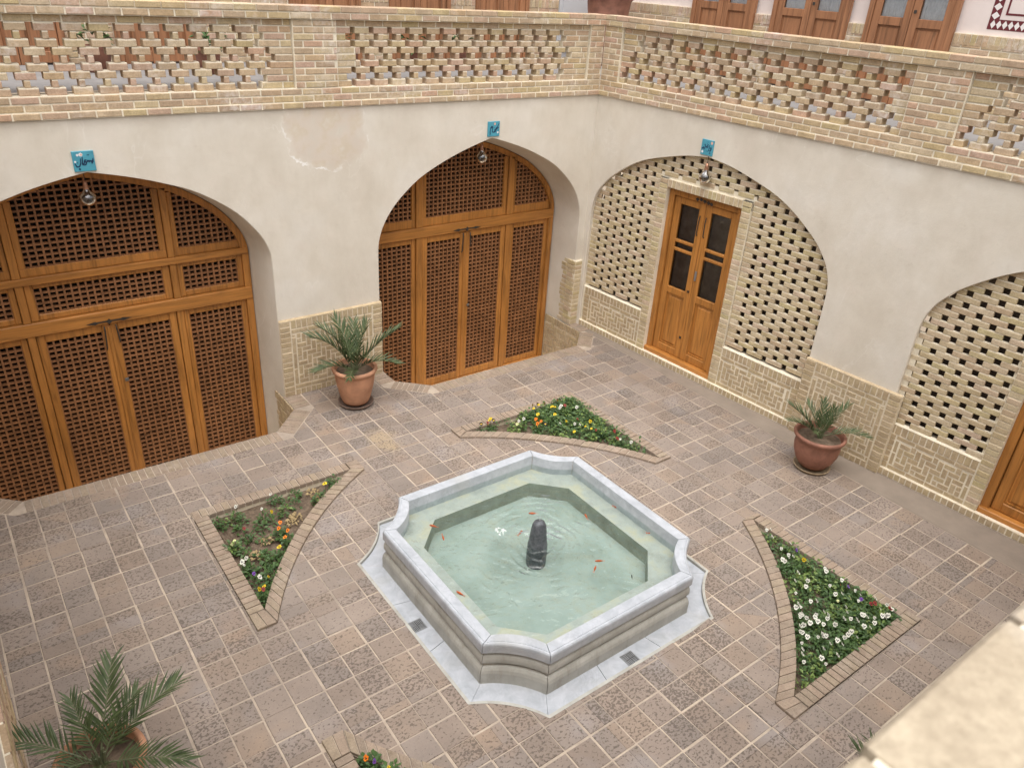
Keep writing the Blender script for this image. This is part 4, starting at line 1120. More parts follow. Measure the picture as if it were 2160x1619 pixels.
# narrow stone lip between apron and tiles
o1, o2 = outer_ring(A_H-.004, A_K, .05, -.03), outer_ring(A_H+.02, A_K+.008, .05, .004)
lpm = MB(); fl1 = [p for q in o1 for p in q[:-1]]; fl2 = [p for q in o2 for p in q[:-1]]
lpm.loft([fl1, [(p[0], p[1], .006) for p in fl1], fl2, [(p[0], p[1], -.02) for p in fl2]]); lpm.build('edge_lip', 'stone', ap)
def drain(label, x, y):
    root = thing('drain_grate', label, 'drain', (x, y, -.019), 'square drain grates in the apron'); f = MB(); w = .058
    for a, b, c, d in ((-w, w, -w, -w+.008), (-w, w, w-.008, w), (-w, -w+.008, -w+.008, w-.008), (w-.008, w, -w+.008, w-.008)): f.box(a, b, c, d, .0, .004)
    local('frame', f, 'steel', root)
    p = MB(); p.quad((-w, -w, .0008), (w, -w, .0008), (w, w, .0008), (-w, w, .0008)); local('sump', p, 'dark', root)
    s_ = MB()
    for qx, qy, hz in ((-1, -1, 0), (1, -1, 1), (-1, 1, 1), (1, 1, 0)):
        cx, cy = qx*.025, qy*.025
        for t in (-.018, -.006, .006, .018):
            if hz: s_.box(cx-.024, cx+.024, cy+t-.0038, cy+t+.0038, .001, .0038)
            else: s_.box(cx+t-.0038, cx+t+.0038, cy-.024, cy+.024, .001, .0038)
    local('bars', s_, 'steel', root)
drain('square steel drain grate in the apron left of the pool', -4.955, -3.91)
drain('square steel drain grate in the apron at the front right of the pool', -3.773, -5.08)
# fountain cap
fc = MB(); fc.lathe([(.085, .0), (.088, .2), (.085, .262), (.078, .30), (.072, .36), (.066, .42), (.060, .46), (.046, .492), (.024, .505), (.0, .508)], PC, 26)
fcap = tag(fc.build('fountain_cap', 'cap', None, True), 'dark rounded stone fountain cap rising from the pool water', 'fountain')
jet = MB(); jet.lathe([(.004, .505), (.006, .512), (.004, .520), (.0, .522)], PC, 8); jet.build('nozzle', 'steel', fcap, True)
fo_ = MB(); q = random.Random(5)
for i in range(26):
    a_ = q.uniform(0, 6.28); rr = .05*math.sqrt(q.random()); x, y, r = -3.95+rr*math.cos(a_), -3.60+rr*math.sin(a_), q.uniform(.006, .014)
    fo_.lathe([(r, .262), (r*.9, .262+r*.4), (r*.5, .262+r*.75), (0, .262+r*.85)], (x, y), 8)
tag(fo_.build('bubbles', 'foam', None, True), 'patch of bubbles on the water left of the fountain cap', 'bubbles')
# goldfish
def fish(label, x, y, ang, z=.215, L=.075, mat='goldfish'):
    root = thing('goldfish', label, 'fish', (x, y, z), 'goldfish in the pool'); c, s_ = math.cos(ang), math.sin(ang)
    b = MB(); loops = []
    for t, w, h in ((-.5, .02, .03), (-.4, .13, .20), (-.2, .20, .30), (.0, .21, .30), (.2, .15, .22), (.36, .07, .12), (.44, .03, .07)):
        loops.append([(L*t*-1, L*w*.5*math.cos(k*math.pi/4), L*h*.5*math.sin(k*math.pi/4)) for k in range(8)])
    b.loft(loops, True, True); tl = MB(); tl.add([(-L*.42, 0, 0), (-L*.68, L*.13, .004), (-L*.60, 0, 0), (-L*.68, -L*.13, -.004)], [(0, 1, 2), (0, 2, 3)])
    for nm, mb in (('body', b), ('tail_fin', tl)):
        mb.v = [(px*c-py*s_, px*s_+py*c, pz) for px, py, pz in mb.v]; local(nm, mb, mat, root, nm == 'body')
for lb, x, y, a in (('goldfish at the left inner corner of the ledge', -4.366, -3.178, 2.2), ('goldfish just off the left ledge corner', -4.376, -3.354, -1.9), ('goldfish behind the fountain cap', -3.514, -3.50, 2.5), ('small goldfish against the far right pool side', -3.125, -3.794, 1.2), ('goldfish over the far right ledge, nearest the rim', -2.793, -3.848, -1.2), ('goldfish over the right ledge near its corner', -2.785, -4.287, -.6), ('goldfish right of the fountain, swimming across', -3.43, -4.309, 2.6), ('goldfish right of the fountain, nearer the camera', -3.525, -4.361, .6), ('goldfish over the near left ledge', -4.62, -3.997, 1.9), ('pale goldfish left of the fountain cap', -3.773, -3.659, .4)): fish(lb, x, y, a)
fish('tiny dark fish near the right corner of the pool', -3.317, -4.588, .9, .2, .05, 'darkfish')
# ------------------------------------------------------------------ flower beds
def bed(label, sx, sy):
    x0 = BX0 if sx < 0 else BX1; y0 = BY0 if sy < 0 else BY1
    root = thing('flower_bed', label, 'flower bed', (x0, y0, -.09))
    ccx, ccy = PC[0]-sx*BC, PC[1]-sy*BC
    def arc(r, n=26, xe=x0, ye=y0):
        # from the leg along y (x = x0) to the leg along x (y = y0)
        a0 = math.atan2(math.sqrt(r*r-(xe-ccx)**2)*sy, xe-ccx) if xe is not None else math.atan2(PC[1]+sy*BEND-ccy, math.sqrt(r*r-(PC[1]+sy*BEND-ccy)**2)*sx)
        a1 = math.atan2(ye-ccy, math.sqrt(r*r-(ye-ccy)**2)*sx) if ye is not None else math.atan2(math.sqrt(r*r-(PC[0]+sx*BEND-ccx)**2)*sy, PC[0]+sx*BEND-ccx)
        da = (a1-a0+math.pi) % (2*math.pi)-math.pi
        return [(ccx+r*math.cos(a0+da*i/n), ccy+r*math.sin(a0+da*i/n)) for i in range(n+1)]
    ain = arc(R_IN)
    poly = ain+[(x0, y0)]
    s = MB(); n = len(ain); rows = 8; grid = []
    for j in range(rows+1):
        t = j/rows; row_ = []
        for p in ain: row_.append((p[0]+(x0-p[0])*t, p[1]+(y0-p[1])*t, -.055+rnd.uniform(-.012, .014)))
        grid.append(row_)
    s.loft(grid, False); s.build('soil', 'soil', root)
    sidew = MB(); lp_ = [(*p, 0) for p in arc(R_IN-.008, 26, x0+sx*.006, y0+sy*.006)+[(x0+sx*.006, y0+sy*.006)]]; sidew.loft([[(p[0], p[1], .014) for p in lp_], [(p[0], p[1], -.09) for p in lp_]]); sidew.build('inner_kerb_face', 'mortar_tan', root)
    def kerb(p, q, w, nrm):
        """kerb bricks across the line p-q, outwards along nrm"""
        dx, dy = q[0]-p[0], q[1]-p[1]; L = math.hypot(dx, dy); k = max(1, round(L/.066))
        for i in range(k):
            a, b = (i+.08)/k, (i+.92)/k; m_ = MB()
            c4 = [(p[0]+dx*a, p[1]+dy*a), (p[0]+dx*b, p[1]+dy*b)]
            pl = [c4[0], c4[1], (c4[1][0]+nrm[0]*w, c4[1][1]+nrm[1]*w), (c4[0][0]+nrm[0]*w, c4[0][1]+nrm[1]*w)]
            if sum(pl[j][0]*pl[(j+1) % 4][1]-pl[(j+1) % 4][0]*pl[j][1] for j in range(4)) < 0: pl = pl[::-1]
            tile_add(m_, [pl], .022+rnd.uniform(-.002, .003), 0, 0, 0, 0); m_.build('kerb_brick', 'brick_floor', root)
    kerb(ain[0], (x0, y0), KW-.004, (sx, 0)); kerb((x0+sx*(KW-.004), y0), ain[-1], KW-.004, (0, sy))
    N = 26; a_out = arc(R_OUT, N, None, None); a_in2 = arc(R_IN-.003, N)
    nb = 24
    for i in range(N):
        m_ = MB(); A = [Vector(a_in2[i]), Vector(a_in2[i+1]), Vector(a_out[i+1]), Vector(a_out[i])]
        c1 = A[0].lerp(A[1], .06); c2 = A[0].lerp(A[1], .94); c3 = A[3].lerp(A[2], .94); c4 = A[3].lerp(A[2], .06); pl = [tuple(c1), tuple(c2), tuple(c3), tuple(c4)]
        if sum(pl[j][0]*pl[(j+1) % 4][1]-pl[(j+1) % 4][0]*pl[j][1] for j in range(4)) < 0: pl = pl[::-1]
        tile_add(m_, [pl], .022+rnd.uniform(-.002, .003), 0, 0, 0, 0); m_.build('kerb_brick', 'brick_floor', root)
    # mortar under the kerb, with square ends where arc and legs meet
    km = MB()
    LP = lambda p, q, t: (p[0]+(q[0]-p[0])*t, p[1]+(q[1]-p[1])*t)
    for i in range(N):
        q = [LP(a_in2[i], a_out[i], .04), LP(a_in2[i+1], a_out[i+1], .04), LP(a_in2[i+1], a_out[i+1], .96), LP(a_in2[i], a_out[i], .96)]
        km.add([(x, y, .017) for x, y in q]+[(x, y, -.01) for x, y in q], [(0, 1, 2, 3), (2, 6, 7, 3), (0, 4, 5, 1)])
    ye, xe = PC[1]+sy*BEND, PC[0]+sx*BEND
    capA = [a_out[0], a_in2[0], (x0+sx*KW, a_in2[0][1]), (x0+sx*KW, ye)]; capB = [a_out[-1], a_in2[-1], (a_in2[-1][0], y0+sy*KW), (xe, y0+sy*KW)]
    for q in ([ain[0], (x0, y0), (x0+sx*KW, y0+sy*KW), (x0+sx*KW, ain[0][1])], [ain[-1], (x0, y0), (x0+sx*KW, y0+sy*KW), (ain[-1][0], y0+sy*KW)], capA, capB):
        mx_, my_ = sum(p[0] for p in q)/4, sum(p[1] for p in q)/4; q = [(x+(.004 if mx_ > x else -.004), y+(.004 if my_ > y else -.004)) for x, y in q]
        km.add([(x, y, .0165) for x, y in q]+[(x, y, -.01) for x, y in q], [(0, 1, 2, 3)]+[(j, 4+j, 4+(j+1) % 4, (j+1) % 4) for j in range(4)])
    km.build('kerb_mortar', 'grout', root)
    for e0, e1, e2, e3 in (capA, capB):
        for t0, t1 in ((.03, .48), (.52, .97)):
            m_ = MB(); L0 = lambda p, q, t: (p[0]+(q[0]-p[0])*t, p[1]+(q[1]-p[1])*t)
            pl = [L0(e0, e3, t0), L0(e0, e3, t1), L0(e1, e2, t1), L0(e1, e2, t0)]
            if area(pl) < 5e-4: continue
            if sum(pl[j][0]*pl[(j+1) % 4][1]-pl[(j+1) % 4][0]*pl[j][1] for j in range(4)) < 0: pl = pl[::-1]
            tile_add(m_, [pl], .023, 0, 0, 0, 0); m_.build('kerb_brick', 'brick_floor', root)
    return root, ain, (x0, y0)
beds = {}
beds['L'] = bed('sparse flower bed left of the pool, mostly bare soil', -1, 1)
beds['T'] = bed('lush flower bed with coloured pansies behind the pool', 1, 1)
beds['R'] = bed('flower bed full of white pansies right of the pool', 1, -1)
beds['B'] = bed('flower bed cut off by the bottom picture edge', -1, -1)

# ------------------------------------------------------------------ pansies
FL=[('T','Y',[(-2.97,-1.72),(-2.93,-1.74),(-2.2,-1.84),(-2.12,-1.83),(-1.99,-1.92),(-1.96,-1.94),(-2.24,-1.97),(-2.09,-2.09),(-2.08,-2.28),(-1.84,-2.42),(-1.94,-2.45),(-1.91,-2.52),(-2.15,-2.52)]),
('T','C',[(-2.59,-1.94),(-2.66,-2.03)]),
('T','W',[(-2.52,-1.98),(-2.45,-1.98),(-1.88,-1.95),(-1.95,-2.01),(-1.74,-2.07),(-2.0,-2.34),(-2.0,-2.42),(-2.17,-2.28),(-1.78,-3.11),(-1.69,-3.24)]),
('T','D',[(-2.91,-1.8),(-2.86,-1.86),(-2.78,-1.85),(-2.15,-1.72),(-2.19,-1.8),(-1.84,-1.83),(-2.44,-2.18),(-2.32,-2.2),(-2.01,-1.8)]),
('T','R',[(-2.91,-1.84),(-1.83,-1.96),(-1.93,-2.3),(-1.88,-2.56),(-1.73,-2.7),(-1.81,-2.97)]),
('T','O',[(-2.34,-2.06),(-2.37,-2.13),(-2.33,-2.14)]),
('L','W',[(-5.32,-1.82),(-5.66,-1.87),(-5.47,-2.0),(-5.82,-2.59),(-5.9,-2.67),(-5.91,-2.75),(-5.81,-2.86)]),
('L','Y',[(-5.41,-2.09),(-5.54,-2.6),(-5.81,-2.96),(-5.86,-3.0),(-5.77,-3.02),(-4.75,-1.94)]),
('L','O',[(-5.4,-2.26),(-5.44,-2.33),(-5.45,-2.5),(-5.35,-2.51)]),
('L','P',[(-5.83,-2.78)]),
('L','R',[(-5.7,-2.19),(-5.88,-3.17)]),
('L','C',[(-5.82,-2.29),(-5.87,-2.34)]),
('L','G',[(-5.79,-1.91),(-5.63,-1.93),(-5.29,-2.03),(-5.14,-1.96),(-4.94,-2.03),(-5.71,-2.24),(-5.59,-2.6),(-5.69,-2.81),(-5.83,-3.12),(-4.67,-1.82),(-4.48,-1.81),(-5.85,-2.3),(-5.64,-2.58),(-5.57,-2.66),(-5.53,-2.07),(-5.28,-1.82),(-4.82,-2.02),(-5.38,-2.46),(-5.46,-2.31),(-5.74,-2.8),(-5.8,-2.96),(-5.81,-2.64)]),
('L','B',[(-5.21,-2.15),(-5.7,-2.46),(-4.8,-2.0),(-5.56,-2.32),(-4.93,-1.87),(-5.27,-2.19)]),
('R','W',[(-1.7,-4.63),(-1.67,-4.68),(-1.67,-4.76),(-1.8,-4.98),(-1.68,-4.99),(-1.9,-5.0),(-1.93,-5.11),(-1.7,-5.38),(-1.94,-5.26),(-2.05,-5.41),(-2.17,-5.4),(-1.88,-5.59),(-1.83,-5.62),(-2.09,-5.55),(-2.17,-5.54),(-2.33,-5.48),(-2.29,-5.53),(-1.97,-5.74),(-1.82,-5.76),(-2.33,-5.58),(-2.15,-5.7),(-2.33,-5.62),(-2.4,-5.6),(-2.28,-5.66),(-2.3,-5.7),(-2.46,-5.57),(-2.38,-5.68),(-2.43,-5.66),(-2.5,-5.65),(-2.3,-5.75),(-2.21,-5.8),(-2.08,-5.8),(-2.02,-5.94),(-2.0,-5.98),(-1.93,-5.91),(-1.87,-5.94),(-1.74,-5.91),(-1.76,-6.05),(-2.59,-5.69),(-2.54,-5.7),(-2.51,-5.75),(-2.38,-5.83),(-2.41,-5.81),(-2.35,-5.91),(-2.43,-5.9),(-2.52,-5.9),(-2.36,-5.96),(-2.74,-5.78),(-2.69,-5.81),(-2.79,-5.85),(-2.6,-5.94),(-2.53,-6.02),(-2.67,-6.01),(-2.96,-5.93),(-2.24,-5.93),(-2.19,-5.98)]),
('R','Y',[(-1.76,-5.19)]),
('R','C',[(-1.96,-5.66),(-1.86,-5.71),(-1.79,-5.32)]),
('R','D',[(-1.67,-5.56),(-1.78,-5.56)]),
('R','P',[(-1.71,-5.6),(-1.77,-5.76),(-1.68,-5.06)]),
('R','R',[(-1.74,-5.83),(-1.72,-5.85),(-1.68,-5.96)]),
('B','Y',[(-5.77,-4.84),(-5.67,-4.77)]),
('B','O',[(-5.84,-4.79)]),
('B','D',[(-5.48,-5.07),(-5.44,-5.14),(-5.71,-4.76)]),
('B','P',[(-5.82,-4.8)]),
('B','G',[(-5.82,-4.54),(-5.84,-4.66),(-5.7,-4.78),(-5.83,-4.8),(-5.76,-4.85),(-5.69,-4.88),(-5.5,-5.05),(-5.47,-5.08),(-5.86,-4.72),(-5.81,-4.84)])]
def leaf_clump(n, r, h, seed, long=1.0):
    q = random.Random(seed); mb = MB()
    for i in range(n):
        a = q.uniform(0, 2*math.pi); t = q.random(); rr = r*math.sqrt(t)*.75; z0 = h*q.uniform(.05, .85)*(1-.45*t)
        x, y = rr*math.cos(a), rr*math.sin(a); a2 = a+q.uniform(-.9, .9); L = q.uniform(.028, .05)*long; w = L*q.uniform(.22, .36); up = q.uniform(-.2, .9)
        d = Vector((math.cos(a2)*math.cos(up), math.sin(a2)*math.cos(up), math.sin(up))); s = d.cross(Vector((0, 0, 1))).normalized()
        p = Vector((x, y, z0)); m1 = p+d*L*.5; tip = p+d*L+Vector((0, 0, -L*.25))
        dn = Vector((0, 0, -w*.35))
        mb.add([p, m1+s*w+dn*-.6, tip, m1-s*w+dn*-.6, m1+dn], [(0, 4, 1), (1, 4, 2), (0, 3, 4), (3, 2, 4)])
        if i % 5 == 0: mb.add([(x*.4, y*.4, 0), (x*.4+.003, y*.4, 0), tuple(p)], [(0, 1, 2)])
    return mb
def flower_mb(seed, r=.0195):
    q = random.Random(seed); tilt = q.uniform(.2, 1.35); az = q.uniform(-3.3, -.8)        # faces lean towards the light and the viewer's side
    nrm = Vector((math.cos(az)*math.sin(tilt), math.sin(az)*math.sin(tilt), math.cos(tilt))); a = nrm.cross(Vector((0, 0, 1))).normalized(); b = nrm.cross(a)*-1
    if b.z < 0: b = -b
    mb = MB(); eye = MB()
    for ang, rr, wd, off in ((.95, 1.0, .62, .0), (2.19, 1.0, .62, .0), (.05, .95, .60, .0012), (3.09, .95, .60, .0012), (4.712, 1.05, .85, .0024)):
        d = a*math.cos(ang)+b*math.sin(ang); s = nrm.cross(d); o = nrm*off
        L = r*rr*q.uniform(.92, 1.08); w = r*wd
        mb.add([o, o+d*L*.45+s*w*.75, o+d*L*.9+s*w*.55+nrm*.003, o+d*L*1.05, o+d*L*.9-s*w*.55+nrm*.003, o+d*L*.45-s*w*.75], [(0, 1, 2, 3, 4, 5)])
    for ang in (4.712, .0, 3.14):
        d = a*math.cos(ang)+b*math.sin(ang); s = nrm.cross(d); o = nrm*.0042
        eye.add([o, o+d*r*.45+s*r*.22, o+d*r*.58, o+d*r*.45-s*r*.22], [(0, 1, 2, 3)])
    return mb, eye
CL = [leaf_clump(22, .055, .10, 11+i).mesh('leaves', ['leaf']) for i in range(5)]
CLL = [leaf_clump(26, .06, .11, 41+i).mesh('leaves', ['leaf_light']) for i in range(2)]
CLD = [leaf_clump(22, .06, .07, 61+i, 1.1).mesh('leaves', ['dry']) for i in range(2)]
BIG = [leaf_clump(46, .085, .15, 81+i, 1.15).mesh('leaves', ['leaf']) for i in range(4)]
FM = {}
for k in 'WYCDPRO':
    for i in range(4):
        mb, eye = flower_mb(ord(k)*7+i)
        FM[k, i] = (mb.mesh('flower', ['petal_'+k]), eye.mesh('flower_eye', ['petal_D' if k not in 'D' else 'petal_Y']))
BN = dict(T='the bed behind the pool', L='the bed left of the pool', R='the bed right of the pool', B='the bed at the bottom picture edge')
CN = dict(W='dark-eyed white pansy', Y='yellow pansy', C='pale lime-yellow pansy', D='almost black pansy', P='purple pansy', R='dark red pansy', O='orange pansy')
ZN = dict(T=('in the right tip of', 'in the left tip of', 'in the rear corner of', 'along the curved kerb of', 'in the middle of'), L=('in the lower tip of', 'in the upper right tip of', 'in the upper left corner of', 'along the curved kerb of', 'in the middle of'),
          R=('in the upper tip of', 'in the lower tip of', 'in the right corner of', 'along the curved kerb of', 'in the middle of'), B=('in the upper tip of', 'in the far tip of', 'in the near corner of', 'along the curved kerb of', 'in the middle of'))
def zone(b, x, y):
    _, ain, (x0, y0) = beds[b]; n = len(ain); mid = ain[n//2]; q = lambda p, w=1.0: math.hypot(x-p[0], y-p[1])*w
    d = [q(ain[1], .9), q(ain[-2], .9), q((x0, y0)), min(q(p) for p in ain[5:-5])*2.6, q(((mid[0]+x0)/2, (mid[1]+y0)/2))]
    return ZN[b][d.index(min(d))]+' '+BN[b]
def plant(name, label, grp, x, y, mesh, z=-.05, flower=None, sc=1.0, fz=.10, parent=None):
    root = thing(name, label, 'flower' if flower else 'plant', (x, y, z), grp)
    o = bpy.data.objects.new('leaves', mesh); o.rotation_euler = (0, 0, rnd.uniform(0, 6.28)); o.scale = (sc, sc, sc*rnd.uniform(.85, 1.15)); link(o, root, (x, y, z))
    if flower:
        f, e = FM[flower, rnd.randrange(4)]; h = fz-z+rnd.uniform(-.015, .02); s = rnd.uniform(.6, 1.15)
        fo = bpy.data.objects.new('flower', f); fo.scale = (s, s, s); link(fo, root, (x, y, z+h))
        eo = bpy.data.objects.new('flower_eye', e); eo.scale = (1, 1, 1); C.objects.link(eo); eo.parent = fo
        st = MB(); st.tube([(0, 0, 0), (.003, .002, h*.6), (0, 0, h)], .0018, 4); local('stem', st, 'leaf', root)
def inbed(b, x, y):
    _, ain, (x0, y0) = beds[b]; sx = -1 if x0 < PC[0] else 1; sy = -1 if y0 < PC[1] else 1
    return (x-x0)*sx < -.02 and (y-y0)*sy < -.02 and math.hypot(x-PC[0]+sx*BC, y-PC[1]+sy*BC) > R_IN+.02
def pull(b, x, y):
    _, ain, (x0, y0) = beds[b]; cx, cy = x0+(PC[0]-x0)*.14, y0+(PC[1]-y0)*.14
    for _ in range(25):
        if inbed(b, x, y): break
        x += (cx-x)*.05; y += (cy-y)*.05
    return x, y
for b, col, pts in FL:
    for x, y in pts:
        x, y = pull(b, x, y)
        if col == 'G': plant('leafy_plant', 'bloomless green plant '+zone(b, x, y), 'bloomless green plants '+zone(b, x, y), x, y, rnd.choice(BIG if b == 'B' or rnd.random() < .5 else CL), sc=rnd.uniform(.8, 1.1))
        elif col == 'B': plant('withered_plant', 'withered straw-coloured plant '+zone(b, x, y), 'withered plants '+zone(b, x, y), x, y, rnd.choice(CLD), sc=rnd.uniform(.9, 1.2))
        else: plant('pansy', CN[col]+' '+zone(b, x, y), CN[col]+' blooms '+zone(b, x, y), x, y, rnd.choice(CLL if col == 'C' else CL), flower=col, sc=rnd.uniform(.75, 1.05), fz=.085 if b != 'T' else .10)
q_ = random.Random(21)
_, ain_, (x0_, y0_) = beds['R']; k_ = 0
while k_ < 30:
    p_ = ain_[q_.randrange(4, len(ain_))]; t_ = q_.random(); x_, y_ = p_[0]+(x0_-p_[0])*t_, p_[1]+(y0_-p_[1])*t_
    if inbed('R', x_, y_): plant('pansy', CN['W']+' '+zone('R', x_, y_), CN['W']+' blooms '+zone('R', x_, y_), x_, y_, rnd.choice(CL), flower='W', sc=.8, fz=.075); k_ += 1
# mass of foliage between the flowers
def cover(b, n, seed, dens, tall=1.0):
    q = random.Random(seed); mb = MB(); _, ain, (x0, y0) = beds[b]; k = 0; tries = 0
    while k < n and tries < n*40:
        tries += 1; p = ain[q.randrange(len(ain))]; t = q.random()**.7; x, y = p[0]+(x0-p[0])*t+q.uniform(-.05, .05), p[1]+(y0-p[1])*t+q.uniform(-.05, .05)
        if not inbed(b, x, y) or q.random() > dens(x, y): continue
        k += 1; src = leaf_clump(q.randrange(10, 18), q.uniform(.04, .07), q.uniform(.06, .13)*tall, q.random(), q.uniform(.8, 1.2))
        o = len(mb.v); mb.v += [(v[0]+x, v[1]+y, v[2]-.05) for v in src.v]; mb.f += [tuple(o+i for i in f) for f in src.f]; mb.mi += [0 if q.random() < .8 else 1]*len(src.f)
    tag(mb.build('ground_foliage', ['leaf', 'leaf_light']), 'low green foliage filling '+BN[b], 'foliage', kind='stuff')
cover('T', 420, 3, lambda x, y: 1.0 if x > -2.35 else .30, 1.5)
cover('R', 380, 4, lambda x, y: 1.0 if y < -4.9 else .45, 1.25)
cover('L', 26, 5, lambda x, y: 1.0)
cover('B', 60, 6, lambda x, y: 1.0)
# ------------------------------------------------------------------ potted palms
def frond_mesh(L, lean, curl, npair, leaf, seed, droop=.25):
    """rachis leaves the stem at elevation lean and bends over by curl; leaflets in a shallow V"""
    q = random.Random(seed); mb = MB(); N = 22; pts = []; p = Vector((0, 0, 0)); tang = []
    for i in range(N+1):
        e = lean-curl*(i/N)**1.4; wob = .10*math.sin(i*.35+seed); d = Vector((math.cos(e), wob*.5, math.sin(e))).normalized(); pts.append(p.copy()); tang.append(d); p = p+d*(L/N)
    mb.cur = 1; mb.tube(pts, [.0055*(1-.8*i/N)+.0008 for i in range(N+1)], 5); mb.cur = 0
    for i in range(npair):
        t = .16+.84*(i+.5)/npair
        for sd_ in (-1, 1):
            tt = min(.995, t+q.uniform(-.012, .012)); k = tt*N; j = min(N-1, int(k)); b = pts[j].lerp(pts[j+1], k-j); d = tang[j]
            side = Vector((0, sd_, 0)); upv = side.cross(d)*sd_
            if upv.z < 0: upv = -upv
            fan = math.radians(56-30*tt)+q.uniform(-.10, .10); v = q.uniform(.30, .62)
            ld = (d*math.cos(fan)+(side*math.cos(v)+upv*math.sin(v))*math.sin(fan)).normalized()
            ll = leaf*(.55+.75*math.sin(math.pi*min(1, .18+.72*tt)))*q.uniform(.85, 1.1); w = .0072*q.uniform(.85, 1.2)*(leaf/.13)
            nrm = ld.cross(d).normalized(); tip = b+ld*ll+Vector((0, 0, -droop*ll*.25)); mid = b+ld*ll*.42
            wv = nrm.cross(ld).normalized()*w
            mb.add([b-wv*.5, b+wv*.5, mid+wv, tip, mid-wv, mid+nrm*w*.4], [(0, 1, 2, 5), (0, 5, 4), (5, 2, 3), (4, 5, 3)])
    return mb
FV = {}
def palm(label, x, y, z, fronds, heart=True):
    """fronds: (azimuth deg, lean deg, curl deg, length, leaf length)"""
    root = thing('date_palm', label, 'palm', (x, y, z))
    s = MB()
    for i in range(9):
        a = i*2.4; s.tube([(.018*math.cos(a), .018*math.sin(a), -.01), (.024*math.cos(a), .024*math.sin(a), .05), (.036*math.cos(a), .036*math.sin(a), .11+.01*(i % 3))], [.011, .010, .004], 5)
    local('stem_base', s, 'palm_stem', root)
    for i, (az, le, cu, L, lf) in enumerate(fronds):
        key = (round(le), round(cu), round(L, 2), round(lf, 2))
        if key not in FV: FV[key] = frond_mesh(L, math.radians(le), math.radians(cu), int(11+L*15), lf, i+int(az)).mesh('frond', ['palm', 'palm_stem'])
        o = bpy.data.objects.new('frond', FV[key]); o.rotation_euler = (rnd.uniform(-.12, .12), 0, math.radians(az)); link(o, root, (x+.02*math.cos(math.radians(az)), y+.02*math.sin(math.radians(az)), z+.04))
def saucer(label, x, y, r, mat):
    s = MB(); s.lathe([(0, .008), (r*.86, .010), (r*.93, .034), (r, .036), (r*.99, .028), (r*.88, .0), (0, .0)], (x, y), 36); s.v = [(a, b, c+.004) for a, b, c in s.v]; tag(s.build('saucer', mat, None, True), label, 'saucer')
def ribbed(prof):
    out = []
    for (r0, z0), (r1, z1) in zip(prof, prof[1:]):
        n = max(1, int(abs(z1-z0)/.012))
        for i in range(n):
            t = i/n; out.append((r0+(r1-r0)*t+(.0022 if (len(out) % 2) else 0), z0+(z1-z0)*t))
    return out+[prof[-1]]
# screen directions: +x,+y corner lies up; az 38 deg of the view is about 52 deg from +x
PA = [(0, .012), (.145, .012), (.155, .03)]+ribbed([(.165, .06), (.205, .22), (.222, .32), (.228, .385)])+[(.236, .392), (.238, .40), (.252, .408), (.258, .425), (.254, .442), (.238, .45), (.222, .446), (.216, .43), (.21, .36), (0, .36)]
pot('flower_pot', 'light terracotta pot with woven ribs before the brick pier', PA, -3.815, -.55, .03, 'terracotta', 'pot', .212, .385)
saucer('dark saucer under the light terracotta pot', -3.815, -.55, .205, 'saucer_dark')
palm('young date palm in the light terracotta pot', -3.815, -.55, .40, [(165, 66, 52, .66, .19), (140, 72, 50, .62, .18), (100, 76, 35, .60, .17), (60, 74, 40, .55, .16), (-28, 56, 26, .66, .19), (-48, 40, 58, .52, .15), (185, 34, 52, .48, .15), (235, 30, 50, .36, .12), (10, 80, 25, .55, .17), (265, 68, 60, .42, .14)])
PB = [(0, .01), (.125, .01), (.150, .03), (.195, .10), (.226, .18), (.236, .25), (.234, .30), (.240, .33), (.252, .352), (.266, .368), (.270, .385), (.262, .40), (.246, .404), (.236, .392), (.228, .36), (.222, .31), (0, .31)]
BX, BY = -.262, -4.255
pot('flower_pot', 'bulging red-brown pot with whitish rim before the right pier', PB, BX, BY, .03, 'terracotta_red', 'pot', .226, .335)
saucer('yellow-stained saucer under the red-brown pot', BX, BY, .195, 'saucer')
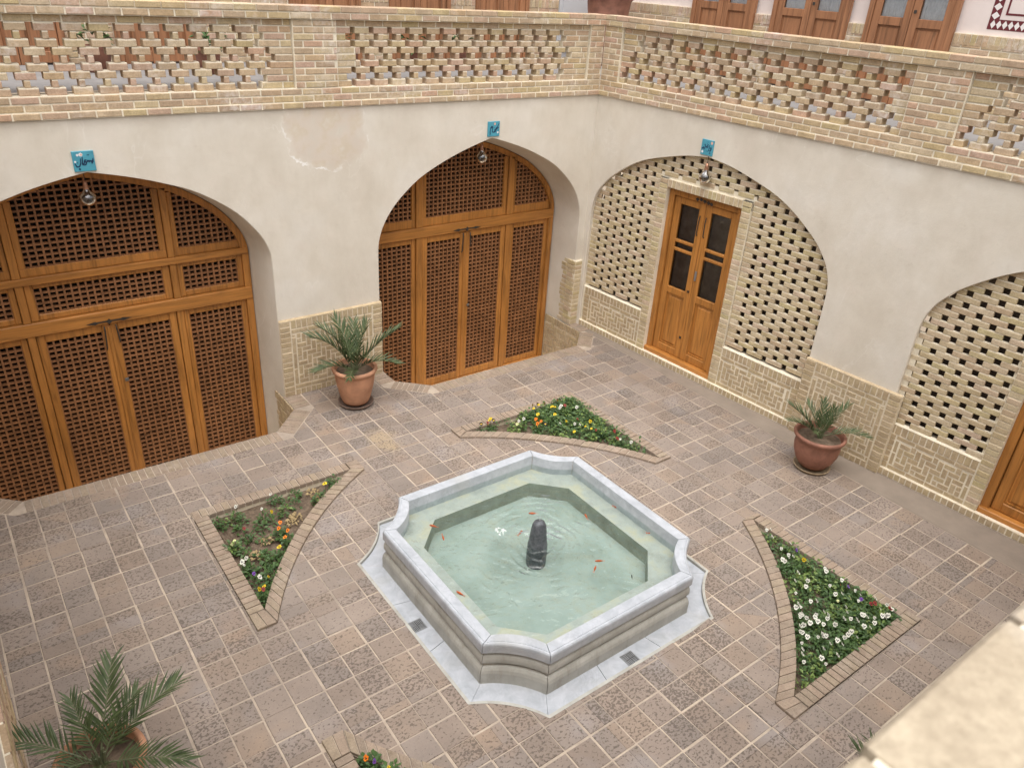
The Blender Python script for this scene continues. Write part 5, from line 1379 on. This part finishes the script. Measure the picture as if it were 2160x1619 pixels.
palm('short date palm in the red-brown pot', BX, BY, .36, [(128, 50, 24, .46, .13), (150, 42, 40, .40, .12), (-22, 62, 18, .42, .12), (60, 78, 22, .36, .13), (-62, 34, 46, .46, .12), (95, 68, 35, .36, .12), (200, 60, 70, .26, .09), (-5, 84, 12, .34, .11)])
PX, PY = -7.205, -4.22
pot('flower_pot', 'orange terracotta pot at the lower left, cut off by the picture edge', [(r*.96, z) for r, z in PA], PX, PY, .03, 'terracotta', 'pot', .204, .385)
saucer('saucer under the pot at the lower left', PX, PY, .20, 'saucer_dark')
palm('spreading date palm in the pot at the lower left', PX, PY, .40, [(140, 30, 50, .58, .14), (64, 52, 34, .54, .15), (16, 38, 40, .54, .15), (-36, 22, 38, .50, .13), (96, 60, 44, .40, .12), (36, 54, 44, .40, .12), (200, 60, 70, .26, .09), (-90, 50, 70, .26, .09)])
QX, QY = -3.60, -7.08
pot('flower_pot', 'terracotta pot hidden under the near parapet', PA, QX, QY, .03, 'terracotta', 'pot', .21, .385)
palm('date palm whose tips show above the near coping', QX, QY, .40, [(118, 58, 34, .50, .13), (92, 62, 34, .46, .13), (140, 52, 50, .42, .12), (40, 56, 50, .42, .13), (170, 46, 56, .42, .12), (-20, 50, 50, .46, .13), (220, 50, 50, .46, .13)])
# plants on the gallery, glimpsed through the pierced parapet
for i, (x, y) in enumerate(((-5.55, 1.35), (-4.55, 1.1), (-2.9, 1.25), (-2.15, 1.05), (-1.3, 1.3))):
    where = ['left end', 'left middle', 'middle', 'right middle', 'right end'][i]
    pot('planter', 'small planter on the gallery at the %s of the back parapet' % where, [(0, 0), (.10, 0), (.13, .22), (.145, .24), (.13, .245), (.12, .2), (0, .2)], x, y, GZ+.001, 'terracotta_red', 'planter')
    root = thing('bushy_plant', 'bushy green plant on the gallery at the %s of the back parapet' % where, 'plant', (x, y, GZ+.2))
    o = bpy.data.objects.new('leaves', BIG[i % 4]); o.scale = (2.0, 2.0, 2.2); link(o, root, (x, y, GZ+.2))
